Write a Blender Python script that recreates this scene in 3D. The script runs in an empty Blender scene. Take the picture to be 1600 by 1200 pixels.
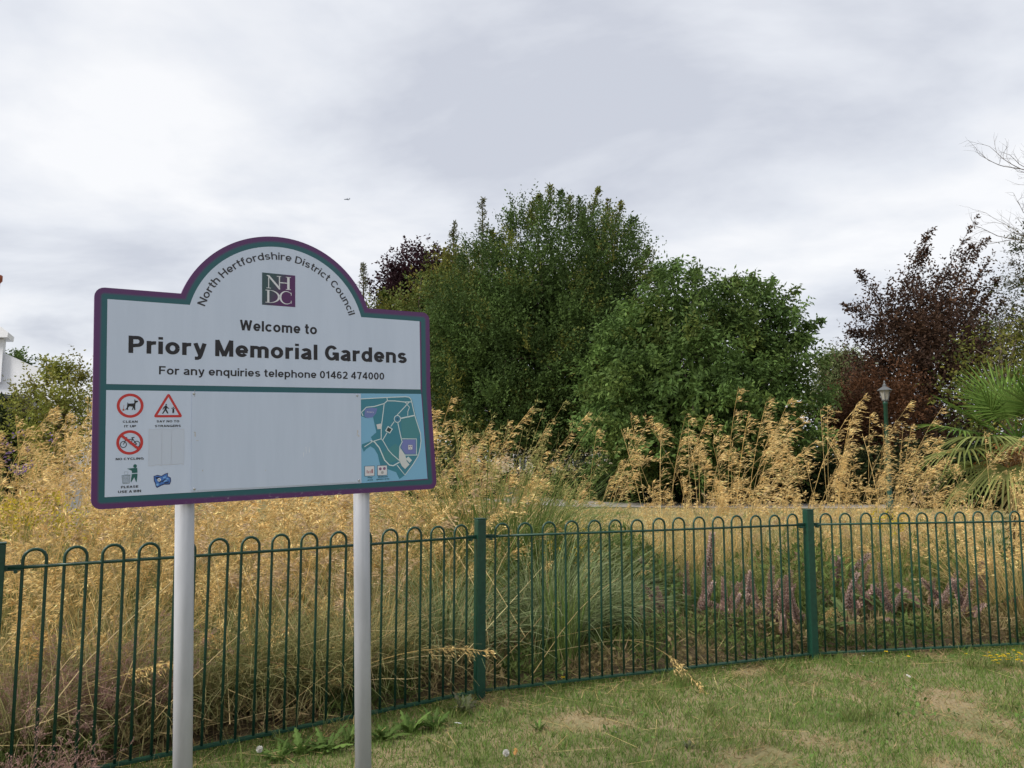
import bpy, math
import numpy as np
from mathutils import Vector, Matrix, noise

# ------------------------------------------------------------------ camera, sky, sun, exposure
scene = bpy.context.scene
C = scene.collection
PITCH = math.atan(120 / 1200)
cam_d = bpy.data.cameras.new('camera'); cam = bpy.data.objects.new('camera', cam_d); C.objects.link(cam)
cam.location = (0, 0, 1.6); cam.rotation_euler = (math.pi / 2 + PITCH, 0, 0)
cam_d.sensor_width = 36; cam_d.lens = 27; cam_d.clip_start = .05; cam_d.clip_end = 12000
scene.camera = cam
scene.render.resolution_x, scene.render.resolution_y = 1024, 768
SUN_DIR = Vector((-.80, -.42, .88)).normalized()
SUN_EL = math.asin(SUN_DIR.z); SUN_AZ = math.atan2(SUN_DIR.x, SUN_DIR.y)

world = bpy.data.worlds.new('World'); scene.world = world; world.use_nodes = True
nt = world.node_tree; N = nt.nodes; N.clear()
def nn(t, **kw):
    n = N.new(t)
    for k, v in kw.items(): setattr(n, k, v)
    return n
lk = nt.links.new
out = nn('ShaderNodeOutputWorld'); bg = nn('ShaderNodeBackground'); bg.inputs['Strength'].default_value = .1
sky = nn('ShaderNodeTexSky', sky_type='NISHITA', sun_disc=False)
sky.sun_elevation = SUN_EL; sky.sun_rotation = SUN_AZ; sky.air_density = 1.2; sky.dust_density = 2.0
tc = nn('ShaderNodeTexCoord'); sep = nn('ShaderNodeSeparateXYZ'); lk(tc.outputs['Generated'], sep.inputs[0])
zc = nn('ShaderNodeMath', operation='MAXIMUM'); lk(sep.outputs['Z'], zc.inputs[0]); zc.inputs[1].default_value = 0
za = nn('ShaderNodeMath', operation='ADD'); lk(zc.outputs[0], za.inputs[0]); za.inputs[1].default_value = .16
dv = nn('ShaderNodeVectorMath', operation='DIVIDE'); lk(tc.outputs['Generated'], dv.inputs[0])
cz = nn('ShaderNodeCombineXYZ')
for i in range(3): lk(za.outputs[0], cz.inputs[i])
lk(cz.outputs[0], dv.inputs[1])
mp = nn('ShaderNodeMapping'); lk(dv.outputs[0], mp.inputs['Vector'])
mp.inputs['Rotation'].default_value = (0, 0, math.radians(24)); mp.inputs['Scale'].default_value = (1.15, 1.35, 0); mp.inputs['Location'].default_value = (3.3, 1.75, 0)
n1 = nn('ShaderNodeTexNoise'); n1.inputs['Scale'].default_value = .95; n1.inputs['Detail'].default_value = 6; n1.inputs['Roughness'].default_value = .54; n1.inputs['Distortion'].default_value = .25
lk(mp.outputs[0], n1.inputs['Vector'])
cr = nn('ShaderNodeValToRGB'); lk(n1.outputs['Fac'], cr.inputs[0])
e = cr.color_ramp.elements
e[0].position = .36; e[0].color = (.385, .402, .45, 1)
e[1].position = .64; e[1].color = (.605, .607, .618, 1)
m_ = e.new(.5); m_.color = (.50, .515, .55, 1)
sc = nn('ShaderNodeVectorMath', operation='SCALE'); sc.inputs['Scale'].default_value = 10.; lk(cr.outputs[0], sc.inputs[0])
mx = nn('ShaderNodeMix', data_type='RGBA'); mx.inputs['Factor'].default_value = .93
lk(sky.outputs[0], mx.inputs['A']); lk(sc.outputs[0], mx.inputs['B'])
lk(mx.outputs['Result'], bg.inputs['Color']); lk(bg.outputs[0], out.inputs['Surface'])

sun_d = bpy.data.lights.new('sun', 'SUN'); sun_d.energy = 2.5; sun_d.angle = math.radians(18); sun_d.color = (1, .95, .87)
sun = bpy.data.objects.new('sun', sun_d); C.objects.link(sun); sun.rotation_euler = SUN_DIR.to_track_quat('Z', 'Y').to_euler(); sun.location = (-20, -6, 25)
vs = scene.view_settings; vs.view_transform = 'Standard'; vs.look = 'None'; vs.exposure = 0.72; vs.gamma = 1; vs.use_curve_mapping = False
scene.render.engine = 'CYCLES'

# ------------------------------------------------------------------ helpers
RNG = np.random.default_rng(7)
cth, sth = math.cos(PITCH), math.sin(PITCH)
def ray(px, py):
    x, y = (px - 800) / 1200, (py - 600) / 1200
    return np.array([x, y * sth + cth, -y * cth + sth])
def at(px, py, Y):                      # point of the place seen at photo pixel (px, py), Y metres ahead
    r = ray(px, py); return np.array([0, 0, 1.6]) + r / r[1] * Y
def gx(px, Y): return (px - 800) / 1206 * Y
def nrm(v): return v / np.maximum(np.linalg.norm(v, axis=-1, keepdims=True), 1e-9)

def mat(name, rough=.6, col=None, attr=None, transl=0., spec=.3, bump=None, noisemix=None, metal=0., stretch=None):
    m = bpy.data.materials.new(name); m.use_nodes = True
    t = m.node_tree; b = t.nodes['Principled BSDF']; b.inputs['Roughness'].default_value = rough
    b.inputs['Specular IOR Level'].default_value = spec; b.inputs['Metallic'].default_value = metal
    src = None
    if attr:
        a = t.nodes.new('ShaderNodeAttribute'); a.attribute_name = attr; src = a.outputs['Color']
    if noisemix:
        scl, c1, c2, lo, hi = noisemix
        co = t.nodes.new('ShaderNodeTexCoord'); no = t.nodes.new('ShaderNodeTexNoise'); no.inputs['Scale'].default_value = scl; no.inputs['Detail'].default_value = 8; no.inputs['Roughness'].default_value = .65
        if stretch:
            mg = t.nodes.new('ShaderNodeMapping'); mg.inputs['Scale'].default_value = stretch; t.links.new(co.outputs['Object'], mg.inputs[0]); t.links.new(mg.outputs[0], no.inputs['Vector'])
        else: t.links.new(co.outputs['Object'], no.inputs['Vector'])
        r = t.nodes.new('ShaderNodeValToRGB'); r.color_ramp.elements[0].position = lo; r.color_ramp.elements[1].position = hi
        r.color_ramp.elements[0].color = (*c1, 1); r.color_ramp.elements[1].color = (*c2, 1)
        t.links.new(no.outputs['Fac'], r.inputs[0]); src = r.outputs[0]
    if src is None: b.inputs['Base Color'].default_value = (*col, 1)
    else: t.links.new(src, b.inputs['Base Color'])
    if bump:
        co = t.nodes.new('ShaderNodeTexCoord'); no = t.nodes.new('ShaderNodeTexNoise'); no.inputs['Scale'].default_value = bump[0]; no.inputs['Detail'].default_value = 6
        t.links.new(co.outputs['Object'], no.inputs['Vector'])
        bm_ = t.nodes.new('ShaderNodeBump'); bm_.inputs['Strength'].default_value = bump[1]; bm_.inputs['Distance'].default_value = bump[2]
        t.links.new(no.outputs['Fac'], bm_.inputs['Height']); t.links.new(bm_.outputs[0], b.inputs['Normal'])
    if transl:
        o = t.nodes['Material Output']; tr = t.nodes.new('ShaderNodeBsdfTranslucent'); mi = t.nodes.new('ShaderNodeMixShader'); mi.inputs[0].default_value = transl
        if src is None: tr.inputs['Color'].default_value = (*col, 1)
        else: t.links.new(src, tr.inputs['Color'])
        t.links.new(b.outputs[0], mi.inputs[1]); t.links.new(tr.outputs[0], mi.inputs[2]); t.links.new(mi.outputs[0], o.inputs['Surface'])
    return m

M = {}
M['leaf'] = mat('foliage', .6, attr='tint', transl=.35, spec=.12)
M['grass'] = mat('dry_grass_fibre', .6, attr='tint', transl=.40, spec=.2)
M['print'] = mat('printed_vinyl', .35, attr='tint', spec=.4)
M['bark'] = mat('bark', .9, noisemix=(6, (.05, .04, .03), (.13, .105, .08), .35, .65), bump=(25, .6, .02))
M['fence'] = mat('green_powder_coat', .42, noisemix=(26, (.004, .033, .021), (.010, .060, .037), .28, .72), spec=.45, bump=(60, .25, .003))
M['grey_post'] = mat('grey_coated_steel', .42, noisemix=(7, (.34, .355, .39), (.445, .46, .505), .25, .6), spec=.4, stretch=(1, 1, .25))
M['steel'] = mat('galvanised_bolt', .4, col=(.45, .46, .47), metal=.7)
M['white_wall'] = mat('white_render', .8, noisemix=(.8, (.68, .70, .74), (.80, .81, .83), .3, .7), bump=(40, .2, .01))

class MB:
    """collects coloured faces and builds ONE mesh object"""
    def __init__(s): s.v, s.q, s.t, s.c, s.n = [], [], [], [], 0
    def add(s, v, q=None, t=None, c=(1, 1, 1)):
        v = np.asarray(v, float).reshape(-1, 3)
        c = np.broadcast_to(np.asarray(c, float), (len(v), 3))
        if q is not None and len(q): s.q.append(np.asarray(q, int).reshape(-1, 4) + s.n)
        if t is not None and len(t): s.t.append(np.asarray(t, int).reshape(-1, 3) + s.n)
        s.v.append(v); s.c.append(c); s.n += len(v)
    def mesh(s, name, m, smooth=False):
        v = np.concatenate(s.v); c = np.clip(np.concatenate(s.c), 0, 1)
        q = np.concatenate(s.q) if s.q else np.zeros((0, 4), int); t = np.concatenate(s.t) if s.t else np.zeros((0, 3), int)
        me = bpy.data.meshes.new(name); me.vertices.add(len(v)); me.vertices.foreach_set('co', v.astype(np.float32).ravel())
        loops = np.concatenate([q.ravel(), t.ravel()]).astype(np.int32)
        me.loops.add(len(loops)); me.loops.foreach_set('vertex_index', loops)
        st = np.concatenate([np.arange(len(q)) * 4, len(q) * 4 + np.arange(len(t)) * 3]).astype(np.int32)
        me.polygons.add(len(st)); me.polygons.foreach_set('loop_start', st)
        me.polygons.foreach_set('loop_total', np.concatenate([np.full(len(q), 4), np.full(len(t), 3)]).astype(np.int32))
        me.polygons.foreach_set('use_smooth', np.full(len(st), smooth))
        me.update(calc_edges=True)
        a = me.color_attributes.new('tint', 'FLOAT_COLOR', 'POINT')
        a.data.foreach_set('color', np.concatenate([c, np.ones((len(c), 1))], 1).astype(np.float32).ravel())
        me.materials.append(m); me.validate()
        return me
    def build(s, name, m, parent=None, smooth=False):
        return link(name, s.mesh(name, m, smooth), parent)
    # --- shapes
    def box(s, lo, hi, c=(1, 1, 1), M_=None):
        x0, y0, z0 = lo; x1, y1, z1 = hi
        v = np.array([(x0, y0, z0), (x1, y0, z0), (x1, y1, z0), (x0, y1, z0), (x0, y0, z1), (x1, y0, z1), (x1, y1, z1), (x0, y1, z1)], float)
        if M_ is not None: v = v @ np.array(M_.to_3x3()).T + np.array(M_.translation)
        s.add(v, [(0, 3, 2, 1), (4, 5, 6, 7), (0, 1, 5, 4), (1, 2, 6, 5), (2, 3, 7, 6), (3, 0, 4, 7)], c=c)
    def tube(s, P, R, n=8, c=(1, 1, 1), cap=True):
        P = np.asarray(P, float); K = len(P); R = np.broadcast_to(np.asarray(R, float), (K,))
        T = nrm(np.gradient(P, axis=0))
        ref = np.array([0, 0, 1.]) if abs(T[0, 2]) < .9 else np.array([1., 0, 0])
        U = nrm(np.cross(T, ref)); 
        for i in range(1, K):                       # keep the frame from flipping
            u = U[i - 1] - T[i] * U[i - 1].dot(T[i]); U[i] = u / max(np.linalg.norm(u), 1e-9)
        V = np.cross(T, U)
        a = np.arange(n) * 2 * math.pi / n
        v = P[:, None] + R[:, None, None] * (np.cos(a)[None, :, None] * U[:, None] + np.sin(a)[None, :, None] * V[:, None])
        i, j = np.meshgrid(np.arange(K - 1), np.arange(n), indexing='ij'); j2 = (j + 1) % n
        q = np.stack([i * n + j, i * n + j2, (i + 1) * n + j2, (i + 1) * n + j], -1).reshape(-1, 4)
        vv = v.reshape(-1, 3); t = None
        if cap:
            vv = np.concatenate([vv, P[:1], P[-1:]]); a0 = np.arange(n); a1 = (a0 + 1) % n
            t = np.concatenate([np.stack([a1, a0, np.full(n, K * n)], 1), np.stack([(K - 1) * n + a0, (K - 1) * n + a1, np.full(n, K * n + 1)], 1)])
        s.add(vv, q, t, c)
    def lathe(s, prof, n=12, o=(0, 0, 0), c=(1, 1, 1)):
        s.tube([(o[0], o[1], o[2] + z) for r, z in prof], [r for r, z in prof], n, c)
    def ribbons(s, P, W, side, col):                # P (N,K,3), W (K,) or (N,K), side (N,3), col (N,3) or (N,K,3)
        Nn, K = P.shape[:2]; W = np.broadcast_to(W, (Nn, K))
        off = side[:, None] * W[..., None] * .5
        v = np.stack([P - off, P + off], 2).reshape(-1, 3)
        b = (np.arange(Nn)[:, None] * K + np.arange(K - 1)[None]) * 2
        q = np.stack([b, b + 1, b + 3, b + 2], -1).reshape(-1, 4)
        col = np.asarray(col, float)
        if col.ndim == 2: col = col[:, None]
        cc = np.broadcast_to(col[:, :, None], (Nn, K, 2, 3)).reshape(-1, 3)
        s.add(v, q, c=cc)
    def diamonds(s, B, D, L, W, side, col, mid=.45, fold=0.):
        L = np.broadcast_to(L, (len(B),))[:, None]; W = np.broadcast_to(W, (len(B),))[:, None]
        m = B + D * L * mid; up = np.cross(side, D) * W * fold
        v = np.stack([B, m + side * W * .5 + up, B + D * L, m - side * W * .5 + up], 1).reshape(-1, 3)
        s.add(v, np.arange(len(B) * 4).reshape(-1, 4), c=np.repeat(np.broadcast_to(col, (len(B), 3)), 4, 0))

def link(name, data, parent=None):
    o = bpy.data.objects.new(name, data); C.objects.link(o)
    if parent is not None: o.parent = parent
    return o
def tag(o, label=None, cat=None, group=None, kind=None):
    for k, v in (('label', label), ('category', cat), ('group', group), ('kind', kind)):
        if v: o[k] = v
    return o
def thing(name, loc, label, cat, group=None, rz=0, scale=1):
    o = link(name, None); o.location = loc; o.rotation_euler = (0, 0, rz); o.scale = (scale,) * 3; o.empty_display_size = .2
    return tag(o, label, cat, group)
def rnd(n, lo=0., hi=1.): return RNG.uniform(lo, hi, n)
def unit(n): return nrm(RNG.normal(size=(n, 3)))
def tints(n, pal, jit=.20):
    """random natural variation between the palette colours"""
    pal = np.asarray(pal, float); w = RNG.dirichlet(np.ones(len(pal)) * .7, n)
    return (w @ pal) * RNG.normal(1, jit, (n, 1)).clip(.5, 1.6)
def perp(D):
    return nrm(np.cross(D, unit(len(D))))
def arch(base, az, lean, length, bend, K=6, power=1.5):
    """curved stems: start 'lean' radians off vertical toward azimuth az, bend further along the length"""
    t = np.linspace(0, 1, K)[None]; a = lean[:, None] + bend[:, None] * t ** power
    st = (length / (K - 1))[:, None]
    h = np.concatenate([np.zeros((len(base), 1)), np.cumsum(np.sin(a)[:, :-1] * st, 1)], 1)
    z = np.concatenate([np.zeros((len(base), 1)), np.cumsum(np.cos(a)[:, :-1] * st, 1)], 1)
    return base[:, None] + np.stack([h * np.cos(az)[:, None], h * np.sin(az)[:, None], z], -1)

# ------------------------------------------------------------------ ground
def sheet(name, pts, z, m, kind='structure', sub=None):
    me = bpy.data.meshes.new(name); me.from_pydata([(x, y, z) for x, y in pts], [], [tuple(range(len(pts)))]); me.materials.append(m)
    return tag(link(name, me), kind=kind)
FZ, FA, FB = np.array([-2.49, 3.78]), np.array([-.22, 5.37]), np.array([2.43, 6.38])
FC = FB + nrm(np.array([4.40 - 2.54, 6.79 - 6.46])) * 2.82
FY = FZ + nrm(FZ - FA) * 2.77
M['ground'] = mat('park_ground', .95, noisemix=(.35, (.085, .10, .035), (.26, .20, .10), .38, .66), bump=(30, .5, .02))
M['lawn'] = mat('lawn_soil', .95, noisemix=(2.3, (.13, .145, .05), (.30, .23, .135), .38, .66), bump=(60, .6, .02))
M['soil'] = mat('bed_soil', .95, noisemix=(5, (.06, .045, .028), (.19, .14, .075), .35, .7), bump=(35, .8, .03))
M['dry_lawn'] = mat('parched_lawn', .95, noisemix=(.9, (.15, .15, .06), (.32, .25, .12), .32, .70), bump=(40, .5, .02))
M['path'] = mat('pale_path', .9, noisemix=(3, (.26, .24, .21), (.34, .31, .28), .3, .7))
sheet('ground', [(-900, -300), (900, -300), (900, 1500), (-900, 1500)], -.008, M['ground'])
FX = FC + (FC - FB) * 3; FW = FY + (FY - FZ) * 3
sheet('lawn', [(-30, -12), (30, -12), tuple(FX), tuple(FC), tuple(FB), tuple(FA), tuple(FZ), tuple(FW)], 0, M['lawn'])
def off(p, d): return (p[0] - .35 * d, p[1] + .94 * d)
sheet('planting_bed', [off(FW, .12), off(FZ, .12), off(FA, .12), off(FB, .12), off(FC, .12), off(FX, .12), (16, 12.2), (6, 11.6), (0, 11.8), (-8, 12.4), (-16, 12)], .004, M['soil'])
sheet('dry_lawn', [(-30, 10.8), (30, 10.8), (32, 26), (-32, 26)], -.001, M['dry_lawn'])
sheet('path', [(-9, 60), (-3, 40), (-.5, 30), (2, 27.2), (8, 26.4), (36, 26.0), (36, 29.0), (8, 29.0), (4, 29.8), (2, 32), (-.5, 41), (-6, 60)], .003, M['path'])

# ------------------------------------------------------------------ railings
def make_panel(p0, p1, label):
    d = p1 - p0; L = np.linalg.norm(d); rz = math.atan2(d[1], d[0])
    o = thing('railing_panel', (p0[0], p0[1], 0), label, 'railing', 'bow topped railing panels between the fence posts', rz)
    m = MB(); m.tube([(.045, 0, 1.08), (L / 2, 0, 1.078), (L - .045, 0, 1.08)], .0085, 8); m.build('top_rail', M['fence'], o, True)
    m = MB(); m.box((.04, -.020, .048), (L - .04, .020, .060)); m.build('bottom_rail', M['fence'], o)
    pitch = (L - .14) / 15
    global HOOP
    for i in range(15):
        h = link('hoop', HOOP, o); h.location = (.07 + pitch * (i + .5) + RNG.normal(0, .0015), RNG.normal(0, .001), RNG.normal(0, .002)); h.rotation_euler = (RNG.normal(0, .004), RNG.normal(0, .003), RNG.normal(0, .05))
    for x, sx in ((.033, 1), (L - .033, -1)):
        m = MB(); m.box((min(x, x + sx * .075), -.006, 1.066), (max(x, x + sx * .075), .006, 1.094)); m.tube([(x + sx * .045, -.018, 1.062), (x + sx * .045, .02, 1.062)], .009, 8)
        m.build('fixing_lug', M['fence'], o)
    m = MB(); m.tube([(L * .497, 0, .05), (L * .497, 0, .02), (L * .493, -.004, -.05)], .011, 7); m.build('support_foot', M['fence'], o, True)
    return o
mh = MB(); r = .05
arc = [(-r, 0, .052), (-r, 0, .6), (-r, 0, 1.115)] + [(-r * math.cos(a), 0, 1.115 + r * math.sin(a)) for a in np.linspace(.3, math.pi - .3, 8)] + [(r, 0, 1.115), (r, 0, .6), (r, 0, .052)]
mh.tube(arc, .0078, 8); HOOP = mh.mesh('hoop', M['fence'], True)
make_panel(FZ, FA, 'green bow topped railing panel behind the sign posts, left of the plain post')
make_panel(FA, FB, 'middle green bow topped railing panel between the two square posts')
make_panel(FB, FC, 'green bow topped railing panel running off the right edge of the photo')
FD = FC + (FC - FB); make_panel(FC, FD, 'green bow topped railing panel beyond the right edge of the photo')
def fence_post(p, d, label):
    rz = math.atan2(d[1], d[0]); o = thing('fence_post', (p[0], p[1], 0), label, 'post', 'square green fence posts', rz)
    m = MB(); m.box((-.0325, -.0325, -.1), (.0325, .0325, 1.198)); b = m.build('post_tube', M['fence'], o)
    bv = b.modifiers.new('bevel', 'BEVEL'); bv.width = .006; bv.segments = 2
    m = MB(); m.box((-.0345, -.0345, 1.1985), (.0345, .0345, 1.206)); m.build('cap', M['fence'], o)
fence_post(FZ, FA - FZ, 'square green fence post cut by the left edge of the photo')
fence_post(FA, FB - FZ, 'square green fence post just right of the sign')
fence_post(FB, FC - FA, 'square green fence post on the right, beside mauve flower spikes')
fence_post(FC, FC - FB, 'square green fence post past the right edge')

# ------------------------------------------------------------------ welcome sign
EX = Vector((.83617388, .54734447, .03503259)); EY = Vector((-.01951312, -.0341451, .99922638)); EZ = Vector((.54811722, -.83621059, -.01787084))
P0 = Vector((-1.6028568, 3.02, 1.88929613))
BM = Matrix.Translation(P0) @ Matrix((EX, EY, EZ)).transposed().to_4x4()
def local(x, y, z=0): return BM @ Vector((x, y, z))
base = local(.676, -1.85); base.z = 0
SIGN = thing('welcome_sign', base, 'white welcome sign with arched top and purple and teal border on grey posts', 'sign')
BOARD_T = .02
def hexc(r, g, b): return tuple(((v / 255 + .055) / 1.055) ** 2.4 if v > 10 else v / 255 / 12.92 for v in (r, g, b))
BLACK = (.012, .011, .016); PURPLE = (.088, .022, .118); TEAL = (.014, .098, .122); WHITE = (.53, .61, .77); RED = (.50, .032, .030)
DTEAL = (.015, .105, .10)
CX, CY = .688, .247
def outline(inset):
    """board outline shrunk by inset: arch over two shoulders, rounded corners"""
    l, r1, r2, b, t = -.046 + inset, 1.431 - inset, 1.459 - inset, -.478 + inset, .397 - inset
    R = .441 - inset; rad = max(.036 - inset, .002)
    pts = []
    def corner(cx, cy, a0, a1, n=6):
        for a in np.linspace(a0, a1, n): pts.append((cx + rad * math.cos(a), cy + rad * math.sin(a)))
    pi = math.pi
    corner(l + rad, b + rad, pi, 1.5 * pi); corner(r2 - rad, b + rad, -pi / 2, 0)
    pts.append((r1 + .001, .0)); corner(r1 - rad, t - rad, 0, pi / 2)
    a0 = math.asin((t - CY) / R)
    for a in np.linspace(a0, pi - a0, 48): pts.append((CX + R * math.cos(a), CY + R * math.sin(a)))
    corner(l + rad, t - rad, pi / 2, pi)
    return np.array(pts)
def ngon(mb_pts, z): return [(x, y, z) for x, y in mb_pts]
def poly_mesh(name, polys, parent, m='print', thick=None):
    """flat print: list of (points2d, z, colour) ngons"""
    vs_, fs, cs = [], [], []
    for pts, z, col in polys:
        n0 = len(vs_); vs_ += [(x, y, z) for x, y in pts]; fs.append(tuple(range(n0, n0 + len(pts)))); cs += [(*col, 1)] * len(pts)
    me = bpy.data.meshes.new(name); me.from_pydata(vs_, [], fs); a = me.color_attributes.new('tint', 'FLOAT_COLOR', 'POINT')
    a.data.foreach_set('color', np.array(cs, np.float32).ravel()); me.materials.append(M[m])
    # faces to the front (+z)
    for p in me.polygons:
        if p.normal.z < 0: p.flip()
    o = link(name, me, parent)
    return o
def stroke(pts, w, z, col, closed=False):
    """polyline as mitred quads"""
    P = np.array(pts, float)
    if closed: P = np.vstack([P, P[:1]])
    T = nrm(np.gradient(P, axis=0))
    if closed: T[0] = T[-1] = nrm(P[1] - P[-2])
    Nn = np.stack([-T[:, 1], T[:, 0]], 1) * w / 2
    return [([tuple(P[i] - Nn[i]), tuple(P[i + 1] - Nn[i + 1]), tuple(P[i + 1] + Nn[i + 1]), tuple(P[i] + Nn[i])], z, col) for i in range(len(P) - 1)]
def circle(cx, cy, r, n=32, ry=None): return [(cx + r * math.cos(a), cy + (ry or r) * math.sin(a)) for a in np.arange(n) * 2 * math.pi / n]
def rect(x0, y0, x1, y1): return [(x0, y0), (x1, y0), (x1, y1), (x0, y1)]

# board slab
o0 = outline(0); nO = len(o0); mb = MB()
mb.v.append(np.array([(x, y, -.0005) for x, y in o0] + [(x, y, -BOARD_T) for x, y in o0])); mb.c.append(np.ones((2 * nO, 3))); mb.n = 2 * nO
ii = np.arange(nO); jj = (ii + 1) % nO; mb.q.append(np.stack([ii, ii + nO, jj + nO, jj], 1))
me = bpy.data.meshes.new('board')
me.from_pydata([tuple(v) for v in mb.v[0]], [], [tuple(range(nO)), tuple(range(2 * nO - 1, nO - 1, -1))] + [tuple(int(k) for k in q) for q in mb.q[0]])
M['board'] = mat('sign_board_back', .5, col=(.13, .06, .16)); me.materials.append(M['board'])
BOARD = link('board', me, SIGN); BOARD.matrix_parent_inverse = Matrix(); BOARD.matrix_local = Matrix.Translation(-base) @ BM
# printed border, purple outside running into teal inside
M['border'] = mat('border_print', .33, attr='tint', spec=.45)
t = M['border'].node_tree; b_ = t.nodes['Principled BSDF']; at_ = [n for n in t.nodes if n.type == 'ATTRIBUTE'][0]
co = t.nodes.new('ShaderNodeTexCoord'); no = t.nodes.new('ShaderNodeTexNoise'); no.inputs['Scale'].default_value = 38; no.inputs['Detail'].default_value = 9; no.inputs['Roughness'].default_value = .75
mpp = t.nodes.new('ShaderNodeMapping'); mpp.inputs['Scale'].default_value = (1, 2.6, 1); t.links.new(co.outputs['Object'], mpp.inputs[0]); t.links.new(mpp.outputs[0], no.inputs['Vector'])
sx_ = t.nodes.new('ShaderNodeSeparateXYZ'); t.links.new(co.outputs['Object'], sx_.inputs[0])
def mr(src, a, b, c, d):
    n = t.nodes.new('ShaderNodeMapRange'); n.inputs[1].default_value, n.inputs[2].default_value, n.inputs[3].default_value, n.inputs[4].default_value = a, b, c, d; t.links.new(src, n.inputs[0]); return n.outputs[0]
def mul(a, b):
    n = t.nodes.new('ShaderNodeMath'); n.operation = 'MULTIPLY'; t.links.new(a, n.inputs[0]); t.links.new(b, n.inputs[1]); return n.outputs[0]
scuff = mul(mul(mr(no.outputs['Fac'], .56, .66, 0, .75), mr(sx_.outputs['Y'], -.446, -.468, 0, 1)), mul(mr(sx_.outputs['X'], .25, .42, 0, 1), mr(sx_.outputs['X'], 1.15, 1.02, 0, 1)))
mxx = t.nodes.new('ShaderNodeMix'); mxx.data_type = 'RGBA'; t.links.new(scuff, mxx.inputs['Factor']); t.links.new(at_.outputs['Color'], mxx.inputs['A']); mxx.inputs['B'].default_value = (.42, .40, .46, 1); t.links.new(mxx.outputs['Result'], b_.inputs['Base Color'])
lv = [0, .010, .018, .023, .028, .046]; lc = [PURPLE, PURPLE, PURPLE, tuple((np.array(PURPLE) + np.array(TEAL)) / 2), TEAL, TEAL]
rings = [outline(d) for d in lv]; vs_ = []; cs_ = []
for R_, c_ in zip(rings, lc):
    vs_ += [(x, y, .0006) for x, y in R_]
    for x, y in R_:
        g = max(0, 1 - ((x - .75) / .45) ** 2) * (1 if y < -.2 else 0)       # printed teal runs greener along the middle of the bottom edge
        cs_.append(tuple(np.array(c_) * (1 - .25 * g) + np.array((.0, .02, -.02)) * g * (c_ is TEAL)))
q = []
for k in range(len(lv) - 1):
    for i in range(nO): j = (i + 1) % nO; q.append((k * nO + i, k * nO + j, (k + 1) * nO + j, (k + 1) * nO + i))
# plain teal inside the rings as backing of the panels
vs_ += [(x, y, .0006) for x, y in [(0.0, -.012), (1.385, -.012), (1.378, .0127), (0, .0127)]]; cs_ += [TEAL] * 4; q.append((len(vs_) - 4, len(vs_) - 3, len(vs_) - 2, len(vs_) - 1))
mb = MB(); mb.add(np.array(vs_), q, c=np.array(cs_)); mb.build('border', M['border'], BOARD)
# white panels
M['white'] = mat('white_vinyl', .32, noisemix=(9, (.495, .575, .735), (.545, .625, .79), .25, .6), spec=.45, stretch=(1, .12, 1))
up = [(0, .0127), (1.3768, .0127), (1.3757, .3515)]
a0 = math.asin((.3515 - CY) / .395)
up += [(CX + .395 * math.cos(a), CY + .395 * math.sin(a)) for a in np.linspace(a0, math.pi - a0, 48)] + [(-.0005, .3515)]
poly_mesh('upper_panel', [(up, .0012, WHITE)], BOARD, 'white')
poly_mesh('lower_panel', [([(0, -.4315), (1.069, -.4305), (1.0635, -.0115), (0, -.0115)], .0012, WHITE)], BOARD, 'white')
mb = MB(); x0, x1, y0, y1 = .3175, 1.0635, -.425, -.0125
mb.box((x0, y0, .0016), (x1, y1, .0042)); mb.build('cover_plate', mat('scuffed_white_plate', .4, noisemix=(14, (.475, .555, .71), (.525, .605, .765), .22, .62), spec=.4, stretch=(1, .10, 1)), BOARD)
for x, y in [(.325, -.021), (1.045, -.021), (1.051, -.417), (.330, -.417)]:
    mb = MB(); mb.lathe([(.0052, 0), (.0050, .002), (.0025, .0035)], 12, (x, y, .0042)); mb.build('screw', M['steel'], BOARD, True)
# worn label residues on the plate edge and torn-off sticker
sm = []
for x, y, w, h, c in [(.327, -.185, .006, .004, (.42, .40, .37)), (.329, -.20, .004, .018, (.45, .40, .33)), (.3275, -.035, .002, .03, (.36, .35, .36)), (.335, -.218, .010, .002, (.45, .43, .4)), (1.046, -.195, .003, .012, (.52, .47, .42)), (1.050, -.215, .004, .010, (.5, .45, .4)), (1.043, -.21, .002, .014, (.55, .5, .45)),
                      (.80, -.285, .0015, .03, (.8, .82, .86)), (.815, -.28, .0012, .025, (.8, .82, .86)), (.79, -.30, .001, .02, (.82, .83, .86)), (.36, -.345, .003, .006, (.45, .45, .47)), (.62, -.355, .003, .005, (.5, .5, .52))]:
    j = RNG.normal(0, .0006, 8); sm.append(([(x + j[0], y + j[1]), (x + w + j[2], y + j[3]), (x + w * .8 + j[4], y + h + j[5]), (x + j[6], y + h + j[7])], .0046, c))
tag(poly_mesh('tape_residue', sm, BOARD), kind='stuff')
st = []; edge = [.155, .204, .240, .289]
for k in range(3):
    xa, xb = edge[k] + .0006, edge[k + 1] - .0006; jt = RNG.normal(0, .0012, 5); jb = RNG.normal(0, .0018, 5); xs = np.linspace(xa, xb, 5)
    st.append(([(x, -.313 + j) for x, j in zip(xs, jb)] + [(x, -.167 + j) for x, j in zip(xs[::-1], jt)], .0017, (.51, .575, .71)))
    st += stroke([(x, -.167 + j) for x, j in zip(xs[::-1], jt)], .0008, .0020, (.50, .50, .52)) + stroke([(x, -.313 + j) for x, j in zip(xs, jb)], .0008, .0020, (.52, .52, .54))
    st += stroke([(xa, -.312), (xa + .0003, -.24), (xa, -.168)], .0005, .0020, (.57, .57, .60))
st += stroke([(.2885, -.312), (.289, -.24), (.2885, -.168)], .0005, .0020, (.57, .57, .60))
poly_mesh('torn_sticker', st, BOARD)

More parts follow.
